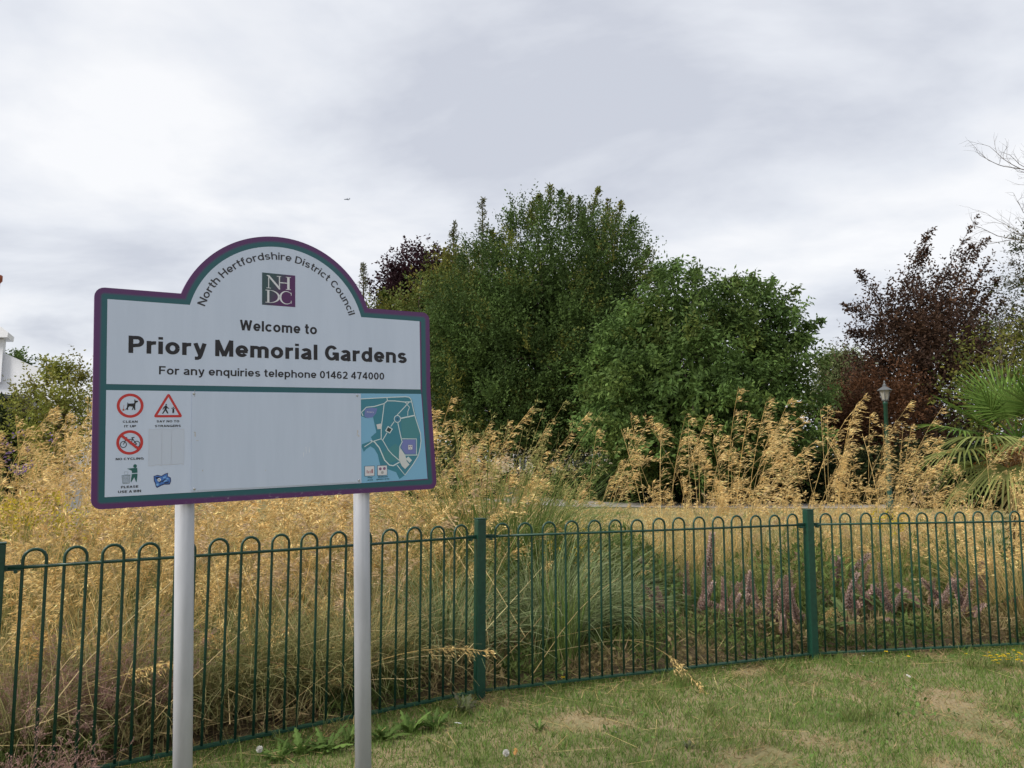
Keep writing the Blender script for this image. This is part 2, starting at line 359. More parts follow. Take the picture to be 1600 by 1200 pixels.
# lettering drawn as plain grotesque strokes
def glyph(ch, w):
    """strokes of one letter (cap height 1) and its advance"""
    h = w / 2; X = .74; P = []
    def S(*xy): P.append([(xy[i], xy[i + 1]) for i in range(0, len(xy), 2)])
    def arc(cx, cy, rx, ry, a0, a1, n=18): return [(cx + rx * math.cos(math.radians(a)), cy + ry * math.sin(math.radians(a))) for a in np.linspace(a0, a1, n)]
    def add(*parts):
        q = []
        for p in parts: q += p if isinstance(p, list) else [p]
        P.append(q)
    def shoulder(x0, x1, y): return arc((x0 + x1) / 2, y - .24, (x1 - x0) / 2, .24 - h, 180, 0)
    def bowl(W, top, bot=0.): add(arc(W / 2, (top + bot) / 2, W / 2 - h, (top - bot) / 2 - h, 0, 360, 30))
    W = .6
    if ch == ' ': return [], .30
    if ch in 'nhmru':
        W = {'n': .60, 'h': .60, 'm': .92, 'r': .40, 'u': .60}[ch]
        if ch == 'u': S(W - h, 0, W - h, X); add((h, X), arc(W / 2, .24, W / 2 - h, .24 - h, 180, 360))
        else:
            S(h, 0, h, 1 if ch == 'h' else X)
            if ch == 'r': add(arc(.36, X - .27, .36 - h, .27 - h, 180, 80, 10))
            elif ch == 'm': add(shoulder(h, W / 2, X), (W / 2, 0)); add(shoulder(W / 2, W - h, X), (W - h, 0))
            else: add(shoulder(h, W - h, X), (W - h, 0))
    elif ch == 'o': W = .64; bowl(W, X)
    elif ch == 'c': W = .58; add(arc(.32, X / 2, .32 - h, X / 2 - h, 42, 318, 26))
    elif ch == 'e': W = .61; add(arc(.31, X / 2, .31 - h, X / 2 - h, 0, 322, 28)); S(h, X / 2 - .02, W - .02, X / 2 - .02)
    elif ch in 'dq': W = .62; S(W - h, 0 if ch == 'd' else -.27, W - h, 1 if ch == 'd' else X); add(arc(.31, X / 2, .31 - h, X / 2 - h, 0, 360, 28))
    elif ch == 'p': W = .62; S(h, -.27, h, X); add(arc(.31, X / 2, .31 - h, X / 2 - h, 0, 360, 28))
    elif ch == 'g': W = .62; S(W - h, 0, W - h, X); add(arc(.31, X / 2, .31 - h, X / 2 - h, 0, 360, 28)); add((W - h, .0), arc(.31, -.04, .31 - h, .23 - h, 0, -150, 12))
    elif ch == 'a': W = .58; add(arc(.28, X - .22, .28 - h - .01, .22 - h, 160, 0, 14), (W - h - .02, .1), (W - h + .02, 0)); add((W - h - .02, X / 2 + .05), (.28, X / 2 - .01), arc(.235, .205, .235 - h, .205 - h, 110, 290, 14), arc(.3, .25, W - h - .32, .25 - h, 285, 345, 6))
    elif ch == 's':
        W = .56; r = (X / 2 - h) / 2; add(arc(.28, X - h - r, .28 - h - .01, r, 25, 255, 16), (.31, X / 2 - .01), arc(.28, h + r, .28 - h, r, 75, -155, 16))
    elif ch == 't': W = .36; add((.17, .96), (.17, .2), arc(.17 + .12, .2, .12, .2 - h, 180, 275, 8), (W, h)); S(0, X - h * .8, W, X - h * .8)
    elif ch == 'f': W = .36; add((.15, 0), (.15, .80), arc(.15 + .13, .80, .13, .2 - h, 180, 85, 8), (W, 1 - h)); S(0, X - h * .8, W, X - h * .8)
    elif ch == 'i': W = w; S(h, 0, h, X); S(h, .85, h, 1.0)
    elif ch == 'l': W = w; S(h, 0, h, 1)
    elif ch == 'y': W = .60; S(h * .9, X, W / 2 + .02, .02); add((W - h * .9, X), (W / 2 + .03, .02), (W / 2 - .03, -.13), (W / 2 - .10, -.27 + h), (.07, -.27 + h))
    elif ch == 'P': W = .66; S(h, 0, h, 1); add((h, 1 - h), (.38, 1 - h), arc(.38, .71 - h * .3, W - h - .38, .29 - h * .7, 90, -90, 14), (h, .42))
    elif ch == 'R': W = .70; S(h, 0, h, 1); add((h, 1 - h), (.40, 1 - h), arc(.40, .73 - h * .3, W - h - .42, .27 - h * .7, 90, -90, 14), (h, .46)); S(.42, .47, W - h, 0)
    elif ch == 'B': W = .68; S(h, 0, h, 1); add((h, 1 - h), (.38, 1 - h), arc(.38, .76 - h / 2, W - h - .42, .24 - h / 2, 90, -90, 12), (h, .52)); add((h, .52), (.40, .52), arc(.40, .26 + h / 2, W - h - .40, .26 - h / 2, 90, -90, 12), (h, h))
    elif ch == 'M': W = .86; S(h, 0, h, 1); S(W - h, 0, W - h, 1); S(h * .95, .99, W / 2, .02); S(W - h * .95, .99, W / 2, .02)
    elif ch == 'N': W = .72; S(h, 0, h, 1); S(W - h, 0, W - h, 1); S(h, .99, W - h, .01)
    elif ch == 'H': W = .72; S(h, 0, h, 1); S(W - h, 0, W - h, 1); S(h, .52, W - h, .52)
    elif ch == 'W': W = 1.0; S(h * .9, 1, .27, .01); S(.27, .01, .5, .98); S(.5, .98, .73, .01); S(.73, .01, W - h * .9, 1)
    elif ch == 'F': W = .60; S(h, 0, h, 1); S(h, 1 - h, W, 1 - h); S(h, .50, W - .06, .50)
    elif ch == 'E': W = .62; S(h, 0, h, 1); S(h, 1 - h, W, 1 - h); S(h, .51, W - .04, .51); S(h, h, W, h)
    elif ch == 'L': W = .58; S(h, 0, h, 1); S(h, h, W, h)
    elif ch == 'T': W = .62; S(W / 2, 0, W / 2, 1); S(0, 1 - h, W, 1 - h)
    elif ch == 'I': W = w; S(h, 0, h, 1)
    elif ch == 'A': W = .72; S(h * .8, 0, W / 2, .99); S(W - h * .8, 0, W / 2, .99); S(.18, .30, W - .18, .30)
    elif ch == 'Y': W = .68; S(h * .8, 1, W / 2, .42); S(W - h * .8, 1, W / 2, .42); S(W / 2, 0, W / 2, .45)
    elif ch == 'U': W = .70; add((h, 1), arc(W / 2, .30, W / 2 - h, .30 - h, 180, 360), (W - h, 1))
    elif ch == 'D': W = .72; S(h, 0, h, 1); add((h, 1 - h), (.30, 1 - h), arc(.30, .5, W - h - .30, .5 - h, 90, -90, 20), (h, h))
    elif ch == 'C': W = .72; add(arc(.37, .5, .37 - h, .5 - h, 38, 322, 30))
    elif ch == 'O': W = .76; bowl(W, 1)
    elif ch == 'G': W = .76; add(arc(.37, .5, .37 - h, .5 - h, 40, 335, 30)); S(.42, .45, W, .45); S(W - h * .8, 0, W - h * .8, .5)
    elif ch == 'S': W = .66; r = (.5 - h) / 2; add(arc(.33, 1 - h - r, .33 - h - .01, r, 20, 255, 18), (.36, .5 - .01), arc(.33, h + r, .33 - h, r, 75, -160, 18))
    elif ch == '0': W = .58; bowl(W, 1)
    elif ch == '1': W = .44; S(.30, 0, .30, 1); add((.30, .86), (.20, .78), (.03, .76))
    elif ch == '2': W = .58; add(arc(.29, .70, .29 - h, .30 - h, 165, -20, 16), (.36, .38), (.14, .16), (h, h)); S(h * .5, h, W, h)
    elif ch == '4': W = .60; S(.43, 0, .43, 1); S(.43, .96, .05, .33); S(.02, .29, W, .29)
    elif ch == '6': W = .58; add(arc(.29, .33, .29 - h, .33 - h, 0, 360, 26)); add(arc(.31, .5, .31 - h, .5 - h, 50, 190, 16), (h, .33))
    elif ch == '7': W = .56; S(0, 1 - h, W, 1 - h); add((W - h, 1 - h), (.34, .5), (.24, 0))
    return P, W + .105
def text_all(specs):
    """specs: (body, x0, x1, baseline, cap height, colour, z, stroke weight, bend)"""
    for body, x0, x1, yb, cap, col, z, w, bend in specs:
        items, x, word = [], 0., 0
        for ch in body:
            P, adv = glyph(ch, w); word += ch == ' '
            for p in P: items.append((word, np.array(p, float) + np.array([x, 0.])))
            x += adv
        k = (x1 - x0) / (x - .105); D = {}
        for n_, (wd, p) in enumerate(items):
            for pts, zz_, c_ in stroke(p, w, z + .00006 * (n_ % 5), col):
                q = [(x0 + u * k, yb + v * cap) for u, v in pts]
                if bend: R, A0 = bend; q = [(CX + (R + v) * math.cos(A0 - u / R), CY + (R + v) * math.sin(A0 - u / R)) for u, v in q]
                D.setdefault(wd, []).append((q, zz_, c_))
        for wd in D: poly_mesh('lettering', D[wd], BOARD)
a_start, a_end = math.radians(162.3), math.radians(18.6)
text_all([
    ('North Hertfordshire District Council', 0, (a_start - a_end) * .337, 0, .033, (.03, .03, .04), .0018, 0.15, (.337, a_start)),
    ('Welcome to', .5115, .8538, .2565, .046, BLACK, .0018, 0.185, None),
    ('Priory Memorial Gardens', .077, 1.3037, .1395, .070, BLACK, .0018, 0.20, None),
    ('For any enquiries telephone 01462 474000', .1907, 1.1838, .056, .034, BLACK, .0018, 0.165, None),
    ('CLEAN', .060, .1135, -.141, .0088, BLACK, .0018, .19, None), ('IT UP', .0655, .1085, -.1592, .0088, BLACK, .0018, .19, None),
    ('SAY NO TO', .1835, .2695, -.1405, .0088, BLACK, .0018, .19, None), ('STRANGERS', .1775, .2755, -.1595, .0088, BLACK, .0018, .19, None),
    ('NO CYCLING', .0368, .1372, -.289, .0092, BLACK, .0018, .19, None),
    ('PLEASE', .0567, .1192, -.400, .0092, BLACK, .0018, .19, None), ('USE A BIN', .0468, .1292, -.4185, .0098, BLACK, .0018, .19, None),
    ('Play', 1.0955, 1.1185, -.4095, .0068, (.01, .08, .11), .0036, .17, None), ('area', 1.0945, 1.1205, -.4205, .0068, (.01, .08, .11), .0036, .17, None),
    ('Multiuse', 1.1475, 1.1965, -.4090, .0068, (.01, .08, .11), .0036, .17, None), ('games area', 1.139, 1.2045, -.4195, .0068, (.01, .08, .11), .0036, .17, None),
    ('Priory', 1.0935, 1.1275, -.1025, .0075, (.55, .58, .75), .0036, .17, None),
])
# council emblem: square running from dark teal to purple, white serif letters
g = 10; L0, L1, B0, T0 = .6055, .7535, .3755, .5195
vs_, cs_, q = [], [], []
for i in range(g + 1):
    for j in range(g + 1):
        u, w = i / g, j / g; k = min(1, max(0, (u * 1.1 + (1 - w) * .55 - .42) / .7)); k = k * k * (3 - 2 * k)
        vs_.append((L0 + (L1 - L0) * u, B0 + (T0 - B0) * w, .0018)); cs_.append(np.array((.035, .075, .085)) * (1 - k) + np.array((.085, .018, .105)) * k)
for i in range(g):
    for j in range(g): a = i * (g + 1) + j; q.append((a, a + g + 1, a + g + 2, a + 1))
mb = MB(); mb.add(np.array(vs_), q, c=np.array(cs_)); mb.build('emblem', M['print'], BOARD)
W_ = (.66, .68, .74); zz = .0024; E_ = []
def R_(x0, y0, x1, y1): E_.append((rect(x0, y0, x1, y1), zz, W_))
E_.append(([(.6245, .5095), (.637, .5095), (.6845, .4585), (.6845, .4495), (.680, .4495), (.6335, .502), (.6245, .5085)], zz, W_))   # N diagonal
R_(.6322, .4535, .6362, .5005); R_(.6245, .4512, .6445, .4536); R_(.6795, .462, .6843, .5070); R_(.6700, .5070, .6895, .5096)
R_(.6845, .4790, .7165, .4832); R_(.7167, .4540, .7275, .5070); R_(.7105, .5072, .7335, .5096); R_(.7105, .4512, .7335, .4538)      # H
R_(.6280, .3895, .6372, .4405); R_(.6200, .4407, .6400, .4435); R_(.6200, .3865, .6400, .3893)                                   # D stem
def crescent(cx, cy, rx, ry, a0, a1, w0, w1, n=22):
    o_, i_ = [], []
    for k, a in enumerate(np.linspace(a0, a1, n)):
        f = math.sin(math.pi * k / (n - 1)); w = w0 + (w1 - w0) * f
        o_.append((cx + rx * math.cos(a), cy + ry * math.sin(a))); i_.append((cx + (rx - w) * math.cos(a), cy + (ry - w * .6) * math.sin(a)))
    for k in range(n - 1): E_.append(([o_[k], o_[k + 1], i_[k + 1], i_[k]], zz, W_))
crescent(.6402, .415, .0445, .0285, -math.pi / 2, math.pi / 2, .0025, .0095)
crescent(.7125, .415, .0305, .0300, math.radians(42), math.radians(318), .0025, .0085)
R_(.7335, .4265, .7362, .4395); R_(.7335, .3905, .7362, .4030)
poly_mesh('emblem_letters', E_, BOARD)
# pictograms
def ring(cx, cy, r, w, col, z): return stroke(circle(cx, cy, r - w / 2, 40), w, z, col, True)
def amap(pts, x0, u0, kx, y0, v0, ky): return [(u0 + (x - x0) * kx, v0 - (y - y0) * ky) for x, y in pts]
A_ = lambda p: amap(p, 155, .038, .0001885, 122, -.024, .0002073)
z1, z2, z3 = .0018, .0023, .0028
D = ring(.0862, -.0725, .0485, .0105, RED, z1)
dog = [(362, 290), (372, 318), (480, 312), (490, 290), (488, 240), (500, 232), (512, 258), (562, 262), (556, 284), (520, 298), (508, 330), (506, 400), (512, 440), (490, 442), (478, 395), (455, 440), (440, 442), (462, 375), (395, 368), (368, 400), (372, 440), (352, 440), (345, 418), (330, 442), (318, 436), (350, 385), (352, 345), (356, 300)]
D.append((A_(dog), z2, BLACK)); D += [(A_(circle(283, 437, 20, 12)), z2, (.35, .12, .08))]
D += stroke(A_([(285, 415), (278, 390), (290, 365), (284, 345)]), .0012, z2, (.45, .2, .18))
poly_mesh('dog_pictogram', D, BOARD)
T_ = lambda p: amap(p, 865, .173, .000198, 130, -.024, .0002112)
tri = T_([(1140, 160), (905, 555), (1370, 555)])
def rtri(r_):                                   # rounded triangle: offset each corner
    out_ = []
    c0 = np.mean(tri, 0)
    for k in range(3):
        p = np.array(tri[k]); dirs = nrm(p - c0); aa = math.atan2(dirs[1], dirs[0])
        for a in np.linspace(aa - math.pi / 3, aa + math.pi / 3, 7): out_.append((p[0] + r_ * math.cos(a), p[1] + r_ * math.sin(a)))
    return out_
D = [(rtri(.0062), z1, RED), (list(map(tuple, np.array(tri) * .88 + np.mean(tri, 0) * .12)), z2, WHITE)]
D += [(T_(circle(1097, 338, 15, 14)), z3, BLACK), (T_([(1080, 355), (1108, 358), (1128, 392), (1158, 405), (1152, 418), (1112, 408), (1105, 430), (1125, 470), (1142, 508), (1118, 512), (1085, 450), (1040, 515), (1018, 512), (1062, 440), (1065, 395), (1048, 415), (1040, 440), (1028, 432), (1040, 395)]), z3, BLACK)]
D += [(T_(circle(1232, 392, 12, 12)), z3, BLACK), (T_([(1195, 398), (1222, 412), (1245, 410), (1268, 395), (1270, 403), (1250, 425), (1254, 462), (1250, 505), (1238, 505), (1236, 470), (1230, 505), (1218, 505), (1216, 462), (1220, 428), (1194, 408)]), z3, BLACK)]
poly_mesh('strangers_pictogram', D, BOARD)
Y_ = lambda p: amap(p, 145, .038, .0001885, 825, -.170, .0002078)
D = ring(.0865, -.2195, .0487, .0105, RED, z1)
D += stroke(Y_(circle(280, 1100, 58, 24)), .0026, z2, BLACK, True) + stroke(Y_(circle(535, 1100, 58, 24)), .0026, z2, BLACK, True)
for a, b in [((280, 1100), (335, 985)), ((335, 1010), (450, 1000)), ((350, 1030), (420, 1100)), ((420, 1100), (455, 985)), ((455, 1000), (535, 1100)), ((420, 1100), (535, 1100)), ((310, 965), (350, 968)), ((335, 985), (325, 962)), ((430, 972), (490, 966)), ((455, 985), (458, 970))]:
    D += stroke(Y_([a, b]), .0028, z2, BLACK)
sl = Y_([(215, 905), (595, 1210)]); D += stroke(sl, .0100, z3, RED)
poly_mesh('cycling_pictogram', D, BOARD)
B_ = lambda p: amap(p, 245, .059, .000184, 465, -.313, .000206)
D = [(B_(circle(503, 470, 36, 20)), z1, DTEAL), (B_([(345, 513), (545, 505), (552, 600), (445, 605), (440, 560), (400, 540)]), z1, DTEAL),
     (B_([(442, 622), (552, 618), (550, 680), (538, 780), (522, 770), (490, 685), (428, 785), (420, 770)]), z1, DTEAL)]
gcol = (.10, .15, .17)
for a, b in [((245, 642), (412, 636)), ((250, 655), (408, 650)), ((248, 642), (270, 800)), ((408, 640), (394, 797)), ((270, 800), (394, 797))] + [((262 + 4 * k, 655), (280 + 5.2 * k * 4, 800)) for k in ()]:
    D += stroke(B_([a, b]), .0013, z1, gcol)
for k in range(1, 6): D += stroke(B_([(250 + 27 * k, 650), (271 + 20.5 * k, 800)]), .0007, z2, gcol)
for k in range(1, 6): D += stroke(B_([(251 + 3.4 * k, 655 + 24 * k), (408 - 2.2 * k, 651 + 24 * k)]), .0007, z2, gcol)
D += stroke(B_([(300, 572), (366, 578), (360, 628), (292, 622)]), .0008, z2, gcol, True)
poly_mesh('bin_pictogram', D, BOARD)
S_ = lambda p: amap(p, 860, .175, .000194, 605, -.347, .000205)
D = [(S_([(858, 655), (930, 635), (1010, 655), (1075, 618), (1135, 600), (1132, 668), (1190, 700), (1198, 770), (1170, 835), (1060, 832), (1010, 850), (928, 890), (905, 870), (885, 790), (866, 760)]), z1, (.012, .02, .10)),
     (S_([(872, 668), (930, 650), (1010, 672), (1080, 634), (1122, 618), (1120, 672), (1175, 712), (1180, 770), (1158, 815), (1060, 812), (1000, 832), (930, 868), (900, 790), (880, 740)]), z2, (.06, .17, .50))]
for p in [[(890, 680), (960, 672), (985, 700), (905, 712)], [(1010, 760), (1080, 720), (1090, 735), (1030, 778)], [(1060, 790), (1160, 770), (1150, 795), (1070, 808)], [(960, 770), (1005, 745), (1015, 765), (975, 800)]]: D.append((S_(p), z3, (.01, .015, .06)))
for p in [[(1035, 690), (1090, 665), (1100, 690), (1045, 712)], [(1050, 760), (1110, 735), (1118, 755), (1060, 782)], [(905, 815), (950, 800), (955, 840), (915, 850)], [(1110, 700), (1150, 715), (1140, 735), (1105, 722)]]: D.append((S_(p), z3, (.20, .42, .78)))
D += [(S_(circle(965, 732, 34, 16)), z3 + .0004, (.62, .68, .78)), (S_(circle(962, 735, 12, 10)), z3 + .0008, (.02, .03, .10))]
poly_mesh('graffiti_sticker', D, BOARD)
# park map sheet: its own thin plate lapping over the right border
MBG = (.20, .44, .66); PARK = (.045, .215, .300); PARK2 = (.062, .235, .275); PATHC = (.62, .72, .76); PUR = (.17, .20, .48)
mapq = [(1.0645, -.4308), (1.4090, -.4265), (1.3797, -.0095), (1.0637, -.0108)]
D = [(mapq, .0020, MBG)]
park = [(1.0643, -.039), (1.190, -.031), (1.316, -.025), (1.329, -.037), (1.349, -.118), (1.373, -.198), (1.376, -.255), (1.362, -.311), (1.330, -.355), (1.287, -.404), (1.258, -.421), (1.241, -.387), (1.200, -.372), (1.159, -.350), (1.147, -.299), (1.130, -.272), (1.111, -.260), (1.090, -.272), (1.077, -.286), (1.0665, -.262), (1.068, -.250), (1.121, -.233), (1.113, -.217), (1.141, -.195), (1.125, -.122), (1.088, -.126), (1.0643, -.117)]
D.append((park, .0024, PARK))
D.append(([(1.270, -.135), (1.343, -.120), (1.371, -.205), (1.350, -.228), (1.274, -.226)], .0026, PARK2)); D.append(([(1.16, -.30), (1.24, -.25), (1.258, -.27), (1.256, -.33), (1.20, -.345), (1.175, -.33)], .0026, PARK2))
for p, w in [([(1.064, -.037), (1.189, -.029), (1.293, -.024), (1.312, -.026), (1.322, -.034), (1.327, -.048), (1.342, -.113), (1.373, -.205), (1.375, -.24), (1.371, -.271), (1.359, -.313), (1.330, -.354), (1.287, -.403), (1.246, -.354)], .0042), ([(1.196, -.029), (1.199, -.044), (1.182, -.058), (1.132, -.072), (1.091, -.076), (1.079, -.088), (1.067, -.099), (1.074, -.117)], .0042),
             ([(1.199, -.045), (1.237, -.045), (1.290, -.050), (1.326, -.049)], .0042), ([(1.182, -.058), (1.174, -.117), (1.166, -.172), (1.165, -.225)], .0042), ([(1.313, -.051), (1.249, -.113)], .004), ([(1.292, -.051), (1.315, -.076), (1.306, -.096), (1.305, -.116)], .0035),
             ([(1.269, -.129), (1.343, -.115)], .0062), ([(1.233, -.145), (1.215, -.168)], .0038), ([(1.196, -.197), (1.173, -.232)], .0038), ([(1.252, -.151), (1.270, -.229), (1.274, -.243), (1.262, -.264), (1.259, -.303), (1.259, -.335)], .0044),
             ([(1.080, -.262), (1.121, -.238), (1.165, -.226), (1.175, -.236), (1.202, -.281), (1.222, -.302), (1.259, -.333)], .0038), ([(1.111, -.234), (1.131, -.240), (1.155, -.268), (1.182, -.328), (1.206, -.352), (1.226, -.356), (1.259, -.340)], .0055), ([(1.274, -.228), (1.351, -.230), (1.350, -.309), (1.360, -.309), (1.287, -.307)], .0040)]:
    D += stroke(p, w, .0031, PATHC)
D += [(circle(1.250, -.132, .0185, 24), .0032, PATHC), (circle(1.250, -.132, .0145, 24), .0035, (.05, .20, .32)), (circle(1.250, -.132, .005, 12), .0038, (.02, .10, .20))]
D += [([(1.200, -.165), (1.226, -.180), (1.210, -.202), (1.185, -.189)], .0032, PATHC), ([(1.201, -.171), (1.219, -.181), (1.209, -.196), (1.192, -.187)], .0035, (.02, .04, .045))]
D += [([(1.279, -.232), (1.346, -.233), (1.346, -.303), (1.290, -.302), (1.268, -.270)], .0028, PUR), ([(1.265, -.273), (1.290, -.308), (1.297, -.337), (1.312, -.353), (1.288, -.374), (1.271, -.359), (1.259, -.335), (1.256, -.314)], .0032, (.60, .63, .64)),
      ([(1.306, -.314), (1.325, -.333), (1.312, -.346), (1.292, -.325)], .0034, (.60, .66, .68)), ([(1.084, -.083), (1.120, -.078), (1.147, -.081), (1.140, -.105), (1.122, -.124), (1.095, -.127), (1.081, -.119)], .0028, (.15, .20, .46)), ([(1.141, -.158), (1.165, -.153), (1.166, -.179), (1.147, -.180)], .0032, (.62, .62, .64))]
for x0, y0, x1, y1 in [(1.306, -.281, 1.328, -.259), (1.082, -.398, 1.128, -.354), (1.146, -.398, 1.193, -.354)]:
    w = x1 - x0; D += [(rect(x0 - w * .05, y0 - w * .05, x1 + w * .05, y1 + w * .05), .0030, (.08, .14, .22)), (rect(x0, y0, x1, y1), .0034, (.66, .66, .70))]
    if x0 > 1.14:
        for fx, fy in ((.28, .68), (.72, .70), (.5, .28)): D.append((circle(x0 + w * fx, y0 + (y1 - y0) * fy, w * .15, 12), .0038, (.22, .12, .24) if fy > .5 else (.35, .36, .38)))
    else:
        for fx, fh in ((.22, .45), (.38, .3), (.55, .38), (.72, .55), (.82, .62)): D.append((rect(x0 + w * fx - w * .03, y0 + w * .25, x0 + w * fx + w * .04, y0 + w * (.25 + fh * .7)), .0038, (.32, .08, .12)))
poly_mesh('park_map', D, BOARD)
# steel posts behind the board
for ux in (.305, 1.090):
    a = local(ux, .20, -BOARD_T - .042); b = local(ux, -2.2, -BOARD_T - .042); k = (a.z + .3) / (a.z - b.z); foot = a + (b - a) * k
    m = MB(); m.tube([np.array(foot - base), np.array(a - base)], .038, 28); p = m.build('post', M['grey_post'], SIGN, True)
    for uy in (.12, -.40):
        m = MB(); c0 = local(ux, uy, -BOARD_T - .03) - base; Mx = Matrix.Translation(c0) @ Matrix((EX, EY, EZ)).transposed().to_4x4()
        m.box((-.055, -.016, -.052), (.055, .016, .0305 - .002), M_=Mx); m.build('clamp', M['steel'], SIGN)

# ------------------------------------------------------------------ trees
def limb(mb, a, b, r0, r1, sag=0., n=6, k=6):
    t = np.linspace(0, 1, k)[:, None]; P = a + (b - a) * t; P[:, 2] += sag * np.sin(math.pi * t[:, 0]); w = RNG.normal(0, np.linalg.norm(b - a) * .018, (k, 3)); w[0] = w[-1] = 0
    mb.tube(P + w, np.linspace(r0, r1, k), n, cap=False)
def leaves_on(mb, B, D, L, nl, ll, lw, col, splay=.9, droop=.15, jitter=.35, fold=.1):
    """B,D,L: shoots; nl leaves along each"""
    n = len(B); t = (np.arange(nl) + .6) / nl
    S = perp(D); sg = np.where(np.arange(nl) % 2, 1., -1.)
    P = B[:, None] + D[:, None] * (L[:, None] * t[None])[..., None]
    d = D[:, None] * .65 + S[:, None] * (sg * splay)[None, :, None] + RNG.normal(0, jitter, (n, nl, 3)); d[..., 2] -= droop
    d = nrm(d).reshape(-1, 3); P = P.reshape(-1, 3)
    P = P + RNG.normal(0, .02, P.shape) * (ll / .1)
    sd = perp(d); k = len(P)
    mb.diamonds(P, d, ll * rnd(k, .7, 1.3), lw * rnd(k, .75, 1.25), sd, np.repeat(col, nl, 0) * RNG.normal(1, .10, (k, 1)).clip(.6, 1.5), fold=fold)
def crown_points(lobes, n, surf=.22):
    """clump centres spread through a set of ellipsoid lobes, mostly near the surface"""
    vol = np.array([np.prod(r) ** (2 / 3) for c, r in lobes]); cnt = (n * vol / vol.sum()).astype(int) + 1
    P, Nn = [], []
    for (c, r), k in zip(lobes, cnt):
        u = unit(k); rad = rnd(k) ** surf; P.append(c + u * r * rad[:, None]); Nn.append(nrm(u / r) * rad[:, None])
    P, Nn = np.concatenate(P), np.concatenate(Nn); inside = np.zeros(len(P), int)
    for c, r in lobes: inside += (np.linalg.norm((P - c) / r, axis=1) < .72)
    keep = (inside == 0) | (rnd(len(P)) < .22); return P[keep], Nn[keep]
def lobes_px(spec, Y, back=1.0):
    """lobes given as photo pixel x, y, half width, half height, metres nearer(-)/farther(+), depth radius in metres"""
    s = Y / 1200; return [(at(x, y, Y + dy), np.array([rx * s, rz, ry * s])) for x, y, rx, ry, dy, rz in spec]
def tree(name, label, base, lobes, trunk_r, clumps, shoots, nl, ll, lw, pal, pal2=None, p2=.15, up=.7, shl=.7, rad=.6, splay=.9, droop=.15, leaders=(), group=None, limbs=14, cat='tree', twigs=60, surf=.22, leadr=.5, core=1.):
    o = thing(name, base, label, cat, group); B0 = np.array(base, float)
    cz = np.mean([c[2] for c, r in lobes]); tops = max(c[2] + r[2] * .5 for c, r in lobes)
    cm = np.mean([c for c, r in lobes], 0)
    tr = MB(); k = 8; tt = np.linspace(0, 1, k)[:, None]
    top = np.array([cm[0], cm[1], tops]); P = B0 + (top - B0) * tt; P[1:-1, :2] += RNG.normal(0, trunk_r * .5, (k - 2, 2)); P[0, 2] -= .2
    rr = trunk_r * np.array([1.35, .98, .88, .76, .62, .46, .30, .12]); tr.tube(P - B0, rr, 10, cap=False)
    PC, NC = crown_points(lobes, clumps, surf)
    idx = RNG.choice(len(PC), min(twigs, len(PC)), False)
    for c, r in lobes[:limbs]:
        h = np.clip((c[2] - B0[2]) / (tops - B0[2]) - .25, .12, .85); a = B0 + (top - B0) * h; limb(tr, a - B0, c - B0, trunk_r * .42, trunk_r * .13, np.linalg.norm(c - a) * .06)
        near = idx[np.argsort(np.linalg.norm(PC[idx] - c, axis=1))[:5]]
        for j in near: limb(tr, c - B0, PC[j] - B0, trunk_r * .13, .012, 0, 5, 4)
    tr.build('trunk', M['bark'], o, True)
    cb = MB(); n = len(PC); S = shoots
    col = tints(n, pal, .16) * (1 + .5 * np.array([noise.noise(Vector(p * .45)) for p in PC]))[:, None].clip(.6, 1.5)
    if pal2 is not None:
        h = rnd(n) < p2; col[h] = tints(h.sum(), pal2)
    B = np.repeat(PC, S, 0) + RNG.normal(0, rad * .5, (n * S, 3)); D = np.repeat(NC, S, 0) + RNG.normal(0, .5, (n * S, 3)); D[:, 2] += up; D = nrm(D)
    L = shl * rnd(n * S, .5, 1.3); cc = np.repeat(col, S, 0) * RNG.normal(1, .08, (n * S, 1))
    leaves_on(cb, B - B0, D, L, nl, ll, lw, cc, splay, droop)
    if core:                                                 # older, larger sprays filling the inside of the crown
        for c, r in lobes:
            m_ = int(core * 330 * np.prod(r) ** (2 / 3) / (ll / .17) ** 1.2) + 8; p = c + unit(m_) * r * (rnd(m_) ** .4 * .74)[:, None]; d_ = unit(m_); cb.diamonds(p - B0, d_, ll * 1.6 * rnd(m_, .6, 1.2), ll * .9 * rnd(m_, .6, 1.2), perp(d_), tints(m_, pal), .5)
    for a, b in leaders:                                     # leafy leading shoots that stand out of the crown
        a, b = np.asarray(a, float), np.asarray(b, float); m_ = 46; t = rnd(m_) ** .9; dv_ = b - a; Ln = np.linalg.norm(dv_)
        tw = MB(); 
        limb(cb, a - B0, b - B0, .025, .006, 0, 4, 5)
        cb.c[-1] = np.broadcast_to(np.array((.06, .045, .03)), cb.c[-1].shape)
        Bs = a + dv_ * t[:, None] + RNG.normal(0, .03, (m_, 3)); Ds = nrm(dv_[None] / Ln * .9 + unit(m_) * .85); Ls = leadr * (1.12 - t) * rnd(m_, .6, 1.2)
        leaves_on(cb, Bs - B0, Ds, Ls + .08, max(nl - 2, 5), ll, lw, tints(m_, pal2 if (pal2 is not None and RNG.random() < .5) else pal), splay, droop)
    cb.build('crown', M['leaf'], o)
    return o
def lead(x0, y0, x1, y1, Y, dy=0.): return (at(x0, y0, Y + dy), at(x1, y1, Y + dy))

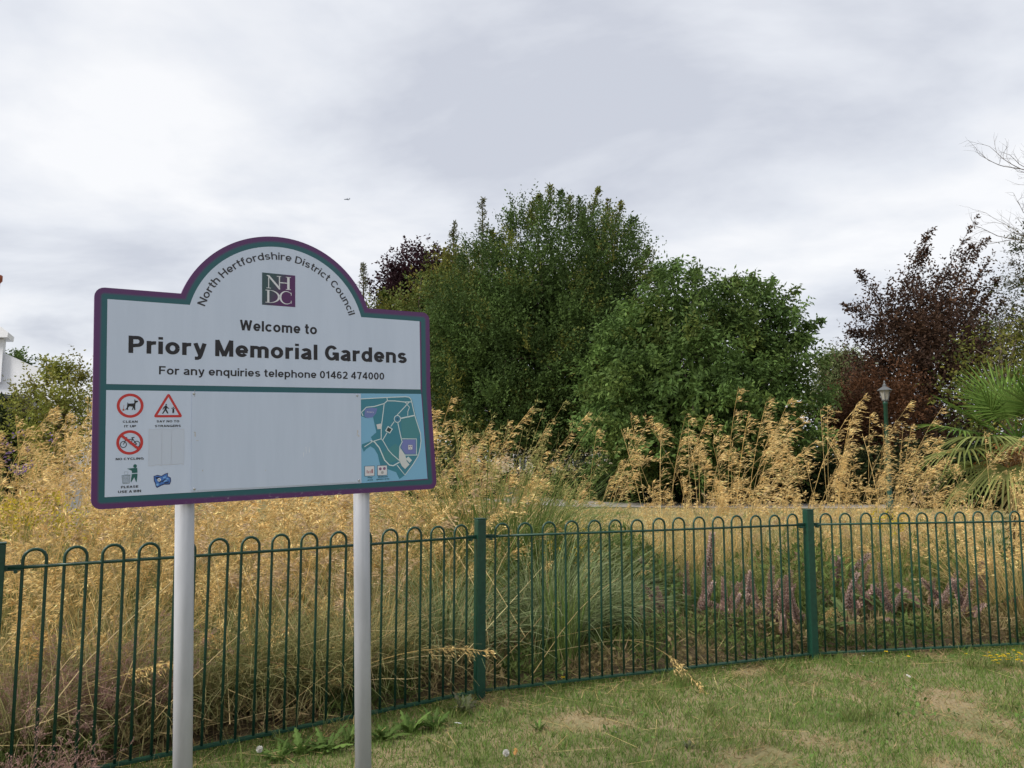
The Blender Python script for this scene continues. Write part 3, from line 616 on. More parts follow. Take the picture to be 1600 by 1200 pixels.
# big dark hornbeam
HP = [(.050, .086, .024), (.068, .112, .029), (.090, .138, .036), (.054, .092, .028)]
HY = [(.145, .16, .035), (.12, .15, .034), (.16, .155, .036)]
lb = lobes_px([(845, 580, 165, 135, 0, 5.2), (870, 440, 120, 115, 0, 4.2), (780, 475, 88, 88, -.8, 3.2), (945, 450, 62, 100, -.6, 3.0), (955, 570, 72, 115, .3, 3.5), (725, 600, 78, 105, -.5, 3.4), (840, 672, 160, 42, -1., 4.6), (735, 545, 70, 90, -1.6, 2.6), (840, 560, 110, 110, -3.0, 2.6), (905, 630, 80, 75, -3.2, 2.2), (780, 640, 80, 65, -3.0, 2.4), (850, 480, 90, 80, -2.4, 2.2), (850, 560, 140, 130, 3.4, 3.)], 38)
tree('hornbeam_tree', 'huge dense dark green tree rising behind the sign, tallest in the photo', (1.75, 38, 0), lb, .42, 2300, 12, 10, .15, .075, HP, HY, .15, up=.85, shl=1.05, rad=.46, splay=.75, droop=.0, twigs=80, leadr=.55,
     leaders=[lead(860, 345, 860, 292, 38), lead(872, 350, 876, 302, 38, -1), lead(925, 350, 934, 296, 38), lead(915, 360, 905, 312, 38, 1), lead(955, 370, 970, 318, 38, -.5), lead(970, 380, 990, 340, 38), lead(985, 420, 1015, 392, 38), lead(800, 385, 796, 334, 38), lead(830, 365, 832, 316, 38, -1), lead(775, 410, 768, 362, 38), lead(845, 350, 842, 306, 38, 1), lead(890, 350, 890, 310, 38), lead(990, 450, 1021, 425, 38), lead(750, 420, 742, 385, 38), lead(945, 365, 950, 316, 38, .8)])
# yellow-green neighbour on the left
lb = lobes_px([(700, 530, 85, 95, 0, 4.0), (725, 455, 45, 48, 0, 2.6), (650, 530, 60, 42, -.5, 3), (605, 515, 40, 28, -1, 2.4), (665, 600, 90, 90, 0, 3.6), (600, 580, 60, 80, 0, 3)], 47)
tree('hornbeam_tree', 'yellowish green tree between the sign and the huge dark tree', (gx(670, 47), 47, 0), lb, .34, 800, 8, 8, .24, .12, HP + HY, HY + [(.14, .10, .02)], .5, up=.7, shl=1.0, rad=.8, splay=.7, leaders=[lead(700, 430, 697, 398, 47), lead(610, 490, 600, 458, 47), lead(665, 500, 655, 465, 47)], twigs=40)
# slender shoots rising far behind
def spire(label, x, ytop, ybase, wpx, Y, pal):
    o = thing('slender_tree', (gx(x, Y), Y, 0), label, 'tree', 'slender pointed trees behind the crowns'); B0 = np.array((gx(x, Y), Y, 0)); tip = at(x, ytop, Y); bot = at(x, ybase, Y)
    tr = MB(); tr.tube(np.array([B0, bot, tip]) - B0, [.16, .09, .012], 7, cap=False); tr.build('trunk', M['bark'], o, True)
    cb = MB(); n = 85; t = rnd(n) ** .9; ax = tip - bot; wid = wpx * Y / 1200
    az = rnd(n, 0, 6.28); out_ = np.stack([np.cos(az), np.sin(az), rnd(n, .5, 1.5)], 1); Bs = bot + ax * t[:, None]
    leaves_on(cb, Bs - B0, nrm(out_), wid * 1.35 * (1.08 - t) * rnd(n, .4, 1.3) + .1, 7, .19, .075, tints(n, pal), .8, .0)
    n = 260; t = rnd(n); c_ = bot * t[:, None] + (B0 + np.array([0, 0, 4.])) * (1 - t[:, None])
    leaves_on(cb, c_ + RNG.normal(0, .7, (n, 3)) - B0, nrm(unit(n) + np.array([0, 0, .6])), rnd(n, .5, 1), 8, .2, .1, tints(n, pal), .8, .0)
    cb.build('crown', M['leaf'], o)
SP = [(.10, .115, .045), (.075, .09, .035), (.13, .12, .05)]
spire('thin pointed green tree top just left of the tallest spire', 709, 348, 425, 17, 52, SP)
spire('tallest thin pointed tree top left of the huge dark tree', 754, 313, 410, 19, 52, SP)
spire('thin pale pointed tree top close beside the arch of the sign', 568, 413, 480, 12, 60, SP)
# copper beech behind
CPF = [(.036, .015, .020), (.048, .020, .026), (.028, .012, .016)]
lb = lobes_px([(645, 437, 46, 36, 0, 3.), (620, 455, 30, 28, -.5, 2.4), (678, 427, 36, 28, 0, 2.6), (650, 490, 55, 50, 0, 3.), (700, 470, 50, 50, 0, 3)], 62)
tree('copper_beech_tree', 'dark purple tree crown peeping between the sign and the green trees', (gx(650, 62), 62, 0), lb, .35, 420, 8, 7, .28, .17, CPF, None, up=.5, shl=1.0, rad=.9, twigs=60, surf=.4, core=.5)
# walnut
WP = [(.072, .128, .034), (.10, .165, .042), (.13, .195, .052), (.062, .108, .032)]
lb = lobes_px([(1085, 610, 145, 120, 0, 3.6), (985, 600, 72, 85, -.5, 2.4), (965, 680, 55, 62, -1, 2.), (1050, 490, 70, 62, 0, 2.2), (1150, 500, 72, 52, .2, 2.), (1215, 610, 66, 80, -.2, 2.2), (1100, 700, 140, 58, -.6, 2.8), (1215, 530, 40, 55, .4, 1.2), (1010, 545, 60, 60, -.6, 1.8), (1230, 680, 55, 55, -.4, 1.8), (1080, 620, 90, 80, -2.6, 1.4), (1010, 690, 60, 50, -2.2, 1.4), (1150, 640, 70, 70, -2.2, 1.4)], 30)
tree('walnut_tree', 'broad rounded mid green tree in front of the huge dark one', (gx(1095, 30), 30, 0), lb, .26, 1150, 11, 8, .20, .085, WP, [(.09, .14, .035), (.10, .13, .03)], .18, up=.25, shl=.6, rad=.40, splay=1.0, droop=.45, twigs=70, leadr=.5, surf=.26,
     leaders=[lead(1190, 510, 1248, 448, 30), lead(1215, 540, 1283, 500, 30), lead(1180, 490, 1205, 438, 30, .4), lead(1130, 470, 1150, 434, 30), lead(1050, 450, 1052, 413, 30), lead(1035, 455, 1028, 420, 30, .3), lead(1075, 450, 1085, 428, 30), lead(1225, 560, 1262, 528, 30), lead(1160, 470, 1176, 436, 30, -.3), lead(950, 540, 935, 515, 30)])
# copper beech on the right with windblown leaders
CP = [(.050, .029, .021), (.068, .038, .025), (.038, .023, .019), (.088, .050, .028)]
lb = lobes_px([(1445, 600, 95, 95, 0, 3.6), (1405, 505, 52, 45, 0, 2.), (1470, 490, 62, 50, .2, 2.2), (1510, 560, 48, 60, 0, 2.2), (1440, 680, 120, 60, 0, 3.4), (1375, 570, 50, 42, -.3, 1.8), (1470, 560, 60, 60, -2, 1.6)], 38)
tree('copper_beech_tree', 'dark red leaved tree with windblown leading shoots behind the lamp', (gx(1450, 38), 38, 0), lb, .30, 950, 8, 8, .17, .09, CP, None, up=.55, shl=.8, rad=.7, splay=.8, twigs=90, surf=.42, leadr=1.05, core=.55,
     leaders=[lead(1400, 470, 1456, 355, 38), lead(1420, 460, 1448, 368, 38, .5), lead(1455, 470, 1528, 338, 38), lead(1470, 470, 1543, 372, 38, .4), lead(1480, 460, 1520, 385, 38, -.4), lead(1510, 510, 1562, 436, 38), lead(1390, 490, 1340, 425, 38), lead(1375, 500, 1322, 478, 38), lead(1430, 450, 1442, 395, 38), lead(1520, 540, 1568, 470, 38, .3), lead(1495, 490, 1548, 400, 38, -.5), lead(1370, 530, 1330, 520, 38)])
RP = [(.095, .045, .022), (.075, .034, .018), (.12, .055, .025)]
lb = lobes_px([(1345, 650, 52, 48, 0, 1.8), (1390, 620, 45, 40, 0, 1.6), (1310, 670, 38, 45, 0, 1.5), (1370, 700, 70, 45, 0, 1.8)], 33)
tree('copper_beech_tree', 'low reddish brown leafed tree just left of the lamp', (gx(1350, 33), 33, 0), lb, .14, 320, 7, 7, .14, .07, RP, None, up=.3, shl=.6, rad=.5, twigs=30)
# far willow
lb = lobes_px([(1312, 572, 26, 30, 0, 2.), (1335, 590, 26, 30, 0, 2), (1310, 620, 34, 40, 0, 2.4)], 75)
tree('willow_tree', 'small pale green willow in the gap beside the round green tree', (gx(1315, 75), 75, 0), lb, .3, 260, 8, 8, .36, .12, [(.15, .17, .075), (.12, .145, .06)], None, up=-.9, shl=1.4, rad=.8, droop=.7, twigs=20)
# sparse yellow green tree on the right
YP = [(.12, .13, .028), (.09, .11, .028), (.15, .14, .03)]
lb = lobes_px([(1560, 570, 58, 45, 0, 1.2), (1510, 600, 34, 36, -.3, .8), (1610, 590, 60, 60, 0, 1.3), (1560, 640, 70, 40, 0, 1.3), (1590, 520, 40, 30, 0, .9)], 20)
tree('yellowing_tree', 'sparse yellow green tree behind the palm', (gx(1585, 20), 20, 0), lb, .10, 210, 5, 6, .10, .055, YP, [(.07, .09, .025)], .3, up=.3, shl=.5, rad=.45, twigs=60, surf=.45, core=.25)
# bare twiggy tree at the right edge
def bare_tree():
    b0 = np.array((gx(1698, 24), 24, 0)); o = thing('bare_tree', b0, 'bare thin twigged branches against the sky at the right edge', 'tree'); tr = MB(); tw = MB()
    tr.tube(np.array([(0, 0, -.2), (.1, 0, 4), (-.1, .1, 8), (-.3, 0, 11.5)]), [.2, .15, .09, .02], 8, cap=False)
    def grow(p, d, L, r, lev, dst):
        k = 5; P = [p]; dd = d
        for i in range(k - 1): dd = nrm(dd + RNG.normal(0, .16, 3) + np.array([0, 0, .03])); P.append(P[-1] + dd * L / (k - 1))
        dst.tube(np.array(P), np.linspace(r, r * .45, k), 5 if lev < 2 else 4, cap=False)
        if lev < 3:
            for i in range(1, k):
                grow(P[i], nrm(dd + unit(1)[0] * .85 + np.array([-.12, 0, .15])), L * rnd(1, .40, .66)[0], r * .5, lev + 1, tw)
    for z, az in [(5.2, 3.2), (6.0, 2.6), (6.8, 3.5), (7.6, 3.0), (8.4, 2.2), (9.0, 3.6), (9.8, 3.1), (10.5, 2.7), (7.2, .4), (8.8, .2)]:
        grow(np.array([0, 0, z]), nrm(np.array([math.cos(az), math.sin(az) * .6, .35])), rnd(1, 1.3, 2.1)[0], .024, 0, tr)
    tr.build('trunk', M['bark'], o, True); tw.build('twigs', M['bark'], o)
bare_tree()
lb = lobes_px([(1640, 440, 42, 95, 0, 1.8), (1640, 540, 55, 80, 0, 2.2), (1640, 620, 60, 70, 0, 2.2)], 30)
tree('conifer_tree', 'dark conifer cut by the right edge of the photo', (gx(1640, 30), 30, 0), lb, .2, 330, 8, 8, .14, .05, [(.025, .042, .014), (.04, .055, .016), (.08, .06, .03)], None, up=.1, shl=.7, rad=.4, splay=.6, twigs=20)
# shrub at left
SHP = [(.23, .25, .05), (.28, .28, .06), (.17, .20, .045)]
lb = lobes_px([(82, 640, 42, 42, 0, .5), (108, 625, 34, 38, 0, .45), (60, 665, 45, 40, -.1, .5), (110, 680, 40, 45, 0, .5), (90, 720, 50, 50, 0, .5)], 11.5)
tree('green_shrub', 'bushy green shrub above the dry grass between house and sign', (gx(88, 11.5), 11.5, 0), lb, .05, 260, 6, 7, .055, .026, SHP, [(.20, .19, .045)], .3, up=.8, shl=.30, rad=.18, twigs=20, cat='shrub', leadr=.16,
     leaders=[lead(75, 605, 73, 566, 11.5), lead(92, 600, 94, 568, 11.5), lead(105, 600, 108, 572, 11.5), lead(118, 600, 125, 588, 11.5), lead(58, 630, 50, 598, 11.5), lead(85, 600, 84, 578, 11.5)])
lb = lobes_px([(32, 568, 13, 10, 0, 1.2), (22, 585, 20, 16, 0, 1.6)], 60)
tree('distant_tree', 'little dark tree top showing past the white house', (gx(28, 60), 60, 0), lb, .2, 60, 7, 7, .25, .14, HP, None, up=.4, shl=.7, rad=.5, twigs=10)
# dark evergreen shrubs below the trees
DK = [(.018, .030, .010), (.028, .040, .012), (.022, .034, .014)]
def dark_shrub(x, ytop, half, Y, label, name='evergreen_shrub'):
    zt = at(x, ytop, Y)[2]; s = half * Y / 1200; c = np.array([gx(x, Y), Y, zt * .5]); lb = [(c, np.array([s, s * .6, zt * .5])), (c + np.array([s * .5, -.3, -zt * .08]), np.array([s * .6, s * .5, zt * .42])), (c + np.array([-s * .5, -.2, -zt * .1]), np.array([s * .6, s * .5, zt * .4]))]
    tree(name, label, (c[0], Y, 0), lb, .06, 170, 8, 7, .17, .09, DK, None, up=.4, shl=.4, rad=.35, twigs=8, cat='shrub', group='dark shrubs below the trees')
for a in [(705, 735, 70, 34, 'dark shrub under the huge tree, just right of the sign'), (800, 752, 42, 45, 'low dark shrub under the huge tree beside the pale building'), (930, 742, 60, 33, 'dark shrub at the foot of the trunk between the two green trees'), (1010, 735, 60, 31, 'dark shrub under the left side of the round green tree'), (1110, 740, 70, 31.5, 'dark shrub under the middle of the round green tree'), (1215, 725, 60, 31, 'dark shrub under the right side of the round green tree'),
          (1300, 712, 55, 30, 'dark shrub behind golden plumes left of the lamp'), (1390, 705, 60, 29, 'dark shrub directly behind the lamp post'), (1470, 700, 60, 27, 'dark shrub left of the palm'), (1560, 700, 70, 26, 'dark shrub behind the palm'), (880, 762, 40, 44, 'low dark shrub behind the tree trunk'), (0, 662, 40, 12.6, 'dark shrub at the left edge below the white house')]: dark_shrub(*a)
# far belt of woodland closing the view
fw = MB(); n = 5200; X = rnd(n, -130, 130); Zt = 6.5 + 2.2 * np.sin(X * .11) + 1.3 * np.sin(X * .31 + 1); Zp = rnd(n) ** .6 * Zt; Yp = 98 + rnd(n, -3, 3)
X = np.where((X > -60) & (X < -34), X, X); leaves_on(fw, np.stack([X, Yp, Zp], 1), nrm(unit(n) + np.array([0, -.4, .5])), rnd(n, .8, 1.8), 9, .65, .40, tints(n, HP + [(.07, .08, .025)]), .9, .1)
tag(fw.build('woodland', M['leaf']), 'far belt of dark green woodland closing the park', 'woodland', kind='stuff')

# ------------------------------------------------------------------ buildings
def house():
    Y = 16.; o = thing('white_house', (gx(0, Y), Y, 0), 'white rendered house with chimney at the left edge', 'house'); O = np.array([gx(0, Y), Y, 0])
    def prism(name, pts, y0, y1, m, parent=o):
        n = len(pts); mb = MB(); v = np.array([(x - O[0] - .68 * max(y0 - Y, 0), y0 - Y, z) for x, z in pts] + [(x - O[0] - .68 * max(y1 - Y, 0), y1 - Y, z) for x, z in pts])
        me = bpy.data.meshes.new(name); me.from_pydata([tuple(k) for k in v], [], [tuple(range(n)), tuple(range(2 * n - 1, n - 1, -1))] + [(i, i + n, (i + 1) % n + n, (i + 1) % n) for i in range(n)]); me.materials.append(m); return link(name, me, parent)
    def X(px): return at(px, 560, Y)[0]
    def Z(py): return at(0, py, Y)[2]
    slate = mat('dark_slate', .7, noisemix=(6, (.07, .07, .08), (.13, .13, .14), .3, .7)); red = mat('red_clay', .8, noisemix=(14, (.24, .06, .03), (.38, .11, .05), .3, .7))
    xr, zr = X(165), Z(623); xl, zl = X(19), Z(557); s = (zl - zr) / (xr - xl); xp = xl - 1.6; zp = zl + 1.6 * s
    prism('wall', [(xr, 0), (xr, zr), (xp, zp), (xp - (xr - xp), zr), (xp - (xr - xp), 0)], Y, Y + 7, M['white_wall'])
    rt = .09
    for sg, nm in ((1, 'roof'), (-1, 'roof')):
        xe = xp + sg * (xr - xp + .12); prism(nm, [(xp, zp - .10), (xe - sg * .16, zr - .05), (xe - sg * .16, zr - .03), (xp, zp - .02)], Y + .12, Y + 7.1, slate)
    xc = X(8); ch = prism('chimney', [(xc - 1.5, zl - .55), (xc, zl - .55), (xc, Z(530)), (xc - 1.5, Z(530))], Y - .09, Y + .28, M['white_wall'])
    prism('chimney_cap', [(xc - 1.75, Z(529.5)), (X(20), Z(529.5)), (X(21), Z(522)), (X(12), Z(515)), (X(-12), Z(505)), (xc - 1.5, Z(505))], Y - .22, Y + .42, M['white_wall'], ch)
    mb = MB(); cx = X(-27); mb.lathe([(.19, Z(508)), (.19, Z(500)), (.155, Z(490)), (.16, Z(440)), (.20, Z(436)), (.20, Z(428)), (.15, Z(428))], 14, (cx - O[0], .1, 0)); mb.build('chimney_pot', red, ch, True)
    prism('lean_to_roof', [(X(-120), Z(640)), (X(60), Z(628)), (X(60), Z(622)), (X(-120), Z(622))], Y - 1.6, Y - .01, slate)
    prism('lean_to_wall', [(X(-120), 0), (X(52), 0), (X(52), Z(632)), (X(-120), Z(641))], Y - 1.45, Y - .02, mat('grey_boards', .8, noisemix=(4, (.10, .09, .08), (.17, .15, .13), .3, .7)))
house()
def far_building():
    Y = 72.; x0 = gx(770, Y); x1 = gx(960, Y); o = thing('park_building', ((x0 + x1) / 2, Y, 0), 'cream walled building glimpsed under the huge tree', 'building'); w = (x1 - x0) / 2
    cream = mat('cream_render', .85, noisemix=(1, (.50, .42, .30), (.60, .52, .39), .3, .7)); frame = mat('white_frame', .5, col=(.75, .75, .75)); glass = mat('window_glass', .1, col=(.05, .06, .07), spec=.6); tile = mat('roof_tile', .8, noisemix=(5, (.12, .06, .04), (.2, .09, .06), .3, .7))
    mb = MB(); mb.box((-w, 0, 0), (w, 7, 3.2)); mb.build('wall', cream, o)
    mb = MB(); mb.add([(-w - .3, -.4, 3.2), (w + .3, -.4, 3.2), (w + .3, 3.5, 5.4), (-w - .3, 3.5, 5.4), (-w - .3, 7.4, 3.2), (w + .3, 7.4, 3.2)], [(0, 1, 2, 3), (3, 2, 5, 4)], [(0, 3, 4), (1, 5, 2)]); mb.build('roof', tile, o)
    for px in (812, 842, 873, 905, 935):
        x = gx(px, Y) - (x0 + x1) / 2; mb = MB(); mb.box((x - .62, -.05, .75), (x + .62, -.004, 2.2)); f = mb.build('window', frame, o)
        for s in (-1, 1): mb = MB(); mb.box((x + s * .3 - .25, -.058, .83), (x + s * .3 + .25, -.053, 2.12)); mb.build('pane', glass, f)
far_building()

# ------------------------------------------------------------------ street lamp
def street_lamp():
    Y = 20.; b = (at(1391, 790, Y)[0] , Y, 0); o = thing('street_lamp', b, 'old style park lamp with glass lantern on green post', 'street lamp')
    def Z(py): return at(1388, py, Y)[2]
    zl = Z(626); mb = MB(); mb.lathe([(.10, 0), (.10, .5), (.075, .56), (.06, .9), (.05, zl - .1), (.065, zl - .08), (.05, zl)], 12); mb.build('column', M['fence'], o, True)
    met = mat('weathered_grey_metal', .5, col=(.11, .115, .12), metal=.2); gl = mat('frosted_lantern_glass', .25, noisemix=(5, (.22, .21, .19), (.32, .31, .28), .3, .7), spec=.5)
    z0, z1 = zl, Z(610.5); r0, r1 = .075, .135
    la = link('lantern', None, o)
    me = MB(); me.lathe([(.05, z0 - .02), (r0 + .01, z0), (r0 + .01, z0 + .025)], 6); me.lathe([(r1 + .045, z1), (r1 + .05, z1 + .015), (.085, z1 + .085), (.05, z1 + .11), (.05, z1 + .15), (.03, z1 + .17), (.02, z1 + .20), (.03, z1 + .22), (.006, z1 + .27)], 6); me.build('canopy', met, la)
    for k in range(6):
        a = k * math.pi / 3; a2 = a + math.pi / 3; mb = MB(); p = lambda r, an, z: (r * math.cos(an), r * math.sin(an), z)
        mb.add([p(r0, a, z0 + .02), p(r0, a2, z0 + .02), p(r1, a2, z1 + .005), p(r1, a, z1 + .005)], [(0, 1, 2, 3)]); mb.build('pane', gl, la)
        mb = MB(); mb.tube([p(r0 + .005, a, z0), p(r1 + .005, a, z1 + .01)], .008, 5); mb.build('glazing_bar', met, la)
street_lamp()

# ------------------------------------------------------------------ grasses and plants in the bed
GOLD = [(.84, .60, .26), (.77, .54, .22), (.90, .71, .37), (.56, .36, .13)]
STRAW = [(.72, .54, .24), (.62, .46, .19), (.80, .63, .31), (.46, .33, .13)]
DRYG = [(.34, .31, .12), (.22, .23, .075), (.44, .37, .16), (.12, .145, .045)]
GREEN = [(.12, .19, .045), (.16, .23, .055), (.09, .15, .036), (.21, .25, .08)]
def panicle(mb, P, n, nb, nsp, blen, sl, sw, pal, drape=.5, wind=(.5, .0, .0), start=.55):
    """P (N,K,3) stems; spikelets hang on fine side branches along the upper part"""
    Nn, K = P.shape[:2]
    st0, n0 = start, n
    for s in range(Nn):
        start = min(.88, max(.4, st0 + RNG.normal(0, .06))); n = max(5, int(n0 * RNG.uniform(.55, 1.25)))
        t = start + (1 - start) * np.sort(rnd(n)) ** .9; f = t * (K - 1); i = np.minimum(f.astype(int), K - 2); w = (f - i)[:, None]
        p = P[s, i] * (1 - w) + P[s, i + 1] * w; tan = nrm(P[s, i + 1] - P[s, i])
        p = np.repeat(p, nb, 0); tan = np.repeat(tan, nb, 0); m = len(p)
        d = nrm(tan * .9 + unit(m) * .75 + np.array(wind)); L = blen * rnd(m, .35, 1.1) * np.repeat(1.15 - .75 * (t - start) / (1 - start), nb)
        q = np.stack([p, p + d * L[:, None] * .55, p + d * L[:, None] + np.array([0, 0, -1.]) * (L * drape)[:, None]], 1)
        col = tints(m, pal, .1); mb.ribbons(q, np.array([.0016, .0013, .001]), perp(d), col * .8)
        u = rnd(m * nsp, .35, 1.0); qq = np.repeat(q, nsp, 0); lo = u < .55
        B = np.where(lo[:, None], qq[:, 0] + (qq[:, 1] - qq[:, 0]) * (u / .55)[:, None], qq[:, 1] + (qq[:, 2] - qq[:, 1]) * ((u - .55) / .45)[:, None])
        dd = nrm(np.repeat(d, nsp, 0) * .7 + unit(len(B)) * .45 + np.array([wind[0] * .5, wind[1] * .5, -drape * .8]))
        mb.diamonds(B, dd, sl * rnd(len(B), .7, 1.35), sw * rnd(len(B), .8, 1.3), perp(dd), tints(len(B), pal, .30))
def tuft(mb, n, rad, lean, bend, length, w, pal, K=5, wind=0.):
    a = rnd(n, 0, 6.283); r = rad * rnd(n) ** .5; b = np.stack([r * np.cos(a), r * np.sin(a), np.zeros(n)], 1); az = a + RNG.normal(0, .5, n)
    P = arch(b, az, rnd(n, .02, lean), length * rnd(n, .55, 1.15), rnd(n, bend * .3, bend * 1.2), K); P[..., 0] += wind * (P[..., 2] / length) ** 2
    tang = np.stack([-np.sin(az), np.cos(az), np.zeros(n)], 1); tw = nrm(tang + RNG.normal(0, .5, (n, 3)))
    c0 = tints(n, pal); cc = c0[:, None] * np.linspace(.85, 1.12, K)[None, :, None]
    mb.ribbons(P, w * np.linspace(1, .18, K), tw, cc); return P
def stems(mb, n, rad, lean, bend, length, r, pal, K=7, wind=.25, lo=.7):
    a = rnd(n, 0, 6.283); rr = rad * rnd(n) ** .5; b = np.stack([rr * np.cos(a), rr * np.sin(a), np.zeros(n)], 1)
    P = arch(b, a + RNG.normal(0, .4, n), rnd(n, .0, lean), length * rnd(n, lo, 1.08), rnd(n, bend * .2, bend * 1.3), K, 2.2); P[..., 0] += wind * (P[..., 2] / length) ** 2.5
    side = perp(nrm(P[:, -1] - P[:, 0])); c = tints(n, pal)
    W = np.linspace(1, .45, K) * r * 2; mb.ribbons(P, W, side, c); mb.ribbons(P, W, nrm(np.cross(side, nrm(P[:, -1] - P[:, 0]))), c); return P
def variant(kind, k):
    """returns (leaf mesh, flower mesh) for one grass plant about its own base"""
    lf, fl = MB(), MB()
    if kind == 'stipa':
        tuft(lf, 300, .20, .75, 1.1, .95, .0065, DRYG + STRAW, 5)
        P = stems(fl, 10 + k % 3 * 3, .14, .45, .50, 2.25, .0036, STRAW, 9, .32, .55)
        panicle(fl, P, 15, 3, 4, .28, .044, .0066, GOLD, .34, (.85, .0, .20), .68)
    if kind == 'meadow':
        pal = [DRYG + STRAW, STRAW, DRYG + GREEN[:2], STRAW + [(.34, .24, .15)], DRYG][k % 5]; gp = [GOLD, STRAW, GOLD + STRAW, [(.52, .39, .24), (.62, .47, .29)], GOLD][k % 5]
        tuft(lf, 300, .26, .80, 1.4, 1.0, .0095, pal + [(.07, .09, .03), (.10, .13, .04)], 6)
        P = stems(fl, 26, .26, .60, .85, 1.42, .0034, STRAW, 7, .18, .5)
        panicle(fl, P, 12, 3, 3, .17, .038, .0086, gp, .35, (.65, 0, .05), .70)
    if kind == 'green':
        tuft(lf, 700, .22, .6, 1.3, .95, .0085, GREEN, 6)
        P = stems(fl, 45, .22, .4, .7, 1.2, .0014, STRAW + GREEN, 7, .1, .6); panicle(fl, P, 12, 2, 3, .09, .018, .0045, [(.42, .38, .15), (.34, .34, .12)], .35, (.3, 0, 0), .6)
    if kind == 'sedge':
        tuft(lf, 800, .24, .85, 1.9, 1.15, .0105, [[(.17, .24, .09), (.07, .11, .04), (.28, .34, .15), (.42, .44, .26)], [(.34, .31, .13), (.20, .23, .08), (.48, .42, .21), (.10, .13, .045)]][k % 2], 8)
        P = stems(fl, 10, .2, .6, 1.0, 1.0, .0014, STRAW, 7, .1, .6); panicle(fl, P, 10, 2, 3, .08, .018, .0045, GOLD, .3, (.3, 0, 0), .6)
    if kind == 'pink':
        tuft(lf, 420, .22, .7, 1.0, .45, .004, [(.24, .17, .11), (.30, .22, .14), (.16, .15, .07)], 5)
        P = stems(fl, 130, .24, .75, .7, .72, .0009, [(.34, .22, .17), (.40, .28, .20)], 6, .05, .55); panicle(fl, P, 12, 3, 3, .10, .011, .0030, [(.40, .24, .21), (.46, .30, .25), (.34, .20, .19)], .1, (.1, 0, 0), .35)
    return lf.mesh('leaf_tuft', M['grass']), fl.mesh('flower_stems', M['grass'])
VAR = {k: [variant(k, i) for i in range(n)] for k, n in (('stipa', 6), ('meadow', 5), ('green', 2), ('sedge', 2), ('pink', 2))}
cnt = {}
def plant(kind, name, x, Y, scale, label, cat, group=None, rz=None):
    i = cnt.get(kind, 0); cnt[kind] = i + 1; lf, fl = VAR[kind][i % len(VAR[kind])]
    o = thing(name, (x, Y, 0), label, cat, group, RNG.uniform(-.35, .35) if rz is None else rz, scale)
    link('leaf_tuft', lf, o); link('flower_stems', fl, o); return o
for px, Y, s, lab in [(-25, 9.6, 1.0, 'tall golden oat grass cut by the left edge, behind the others'), (45, 10.2, 1.05, 'tall golden oat grass at the back below the white house wall'), (105, 10.4, 1.0, 'tall golden oat grass at the back under the green shrub'), (12, 8.6, 1.0, 'tall golden oat grass at the left edge below the white house'), (68, 9.1, 1.02, 'tall golden oat grass in front of the green shrub'), (122, 8.4, .98, 'tall golden oat grass right beside the left edge of the sign'), (200, 9, .95, 'tall golden oat grass hidden mostly by the left part of the sign'), (300, 8.6, .92, 'golden oat grass behind the left sign post'), (400, 9, .92, 'golden oat grass behind the middle of the sign'), (500, 8.8, .92, 'golden oat grass behind the sign, left of its right post'), (600, 9, .93, 'golden oat grass behind the map corner of the sign'),
                      (672, 8.6, 1.0, 'golden oat grass plumes touching the right edge of the sign'), (722, 9.0, .97, 'golden oat grass plumes second from the right edge of the sign'), (775, 9.3, .95, 'golden oat grass plumes against the dark tree above the green tuft'),
                      (922, 9.6, .88, 'small golden oat grass clump standing alone in the gap'), (1042, 9.4, 1.0, 'leftmost tall oat grass in front of the round green tree'), (1098, 9.1, 1.03, 'tall golden oat grass below the middle of the round green tree'), (1150, 9.4, 1.08, 'tallest golden oat grass, leaning right before the round green tree'), (1236, 9.5, 1.06, 'golden oat grass just left of the right hand fence post'), (1305, 9.7, 1.05, 'golden oat grass just right of the right hand fence post'), (1365, 10.1, .98, 'golden oat grass just left of the lamp column'), (1402, 9.5, .95, 'golden oat grass in front of the lamp column'),
                      (1490, 8.9, .72, 'golden oat grass drooping before the left palm leaves'), (1575, 8.3, .82, 'golden oat grass in front of the palm trunk at the right edge')]:
    plant('stipa', 'golden_oat_grass', gx(px, Y), Y, s, lab, 'ornamental grass', 'golden oat grasses')
ROWS = [('low dry meadow grass close behind the railings,', .50, .80, [(15, 4.75), None, (185, 5.0), None, (390, 5.35), None, (570, 5.8), None]),
        ('waist high dry meadow grass in the second row,', 1.5, 1.0, [(-10, 5.6), (80, 5.7), (170, 5.9), (270, 6.1), (370, 6.3), (460, 6.5), (550, 6.7), (640, 6.9)]),
        ('tall dry meadow grass in the third row,', 2.6, 1.12, [(30, 6.8), (120, 7.0), (220, 7.2), (330, 7.4), (430, 7.6), (530, 7.8), (620, 7.9), (710, 7.7)])]
COLS = ['at the left edge of the photo', 'left of the sign', 'left of the left sign post', 'by the left sign post', 'right of the left sign post', 'midway between the sign posts', 'by the right sign post', 'left of the plain fence post']
for rl, dd, s, cols in ROWS:
    for pY, cl in zip(cols, COLS):
        if pY is None: continue
        px, Y = pY; plant('meadow', 'meadow_grass', gx(px, Y), Y, s * RNG.uniform(.93, 1.07), rl + ' ' + cl, 'grass clump', 'dry meadow grass clumps', RNG.uniform(0, 6.28) if s < 1.1 else None)
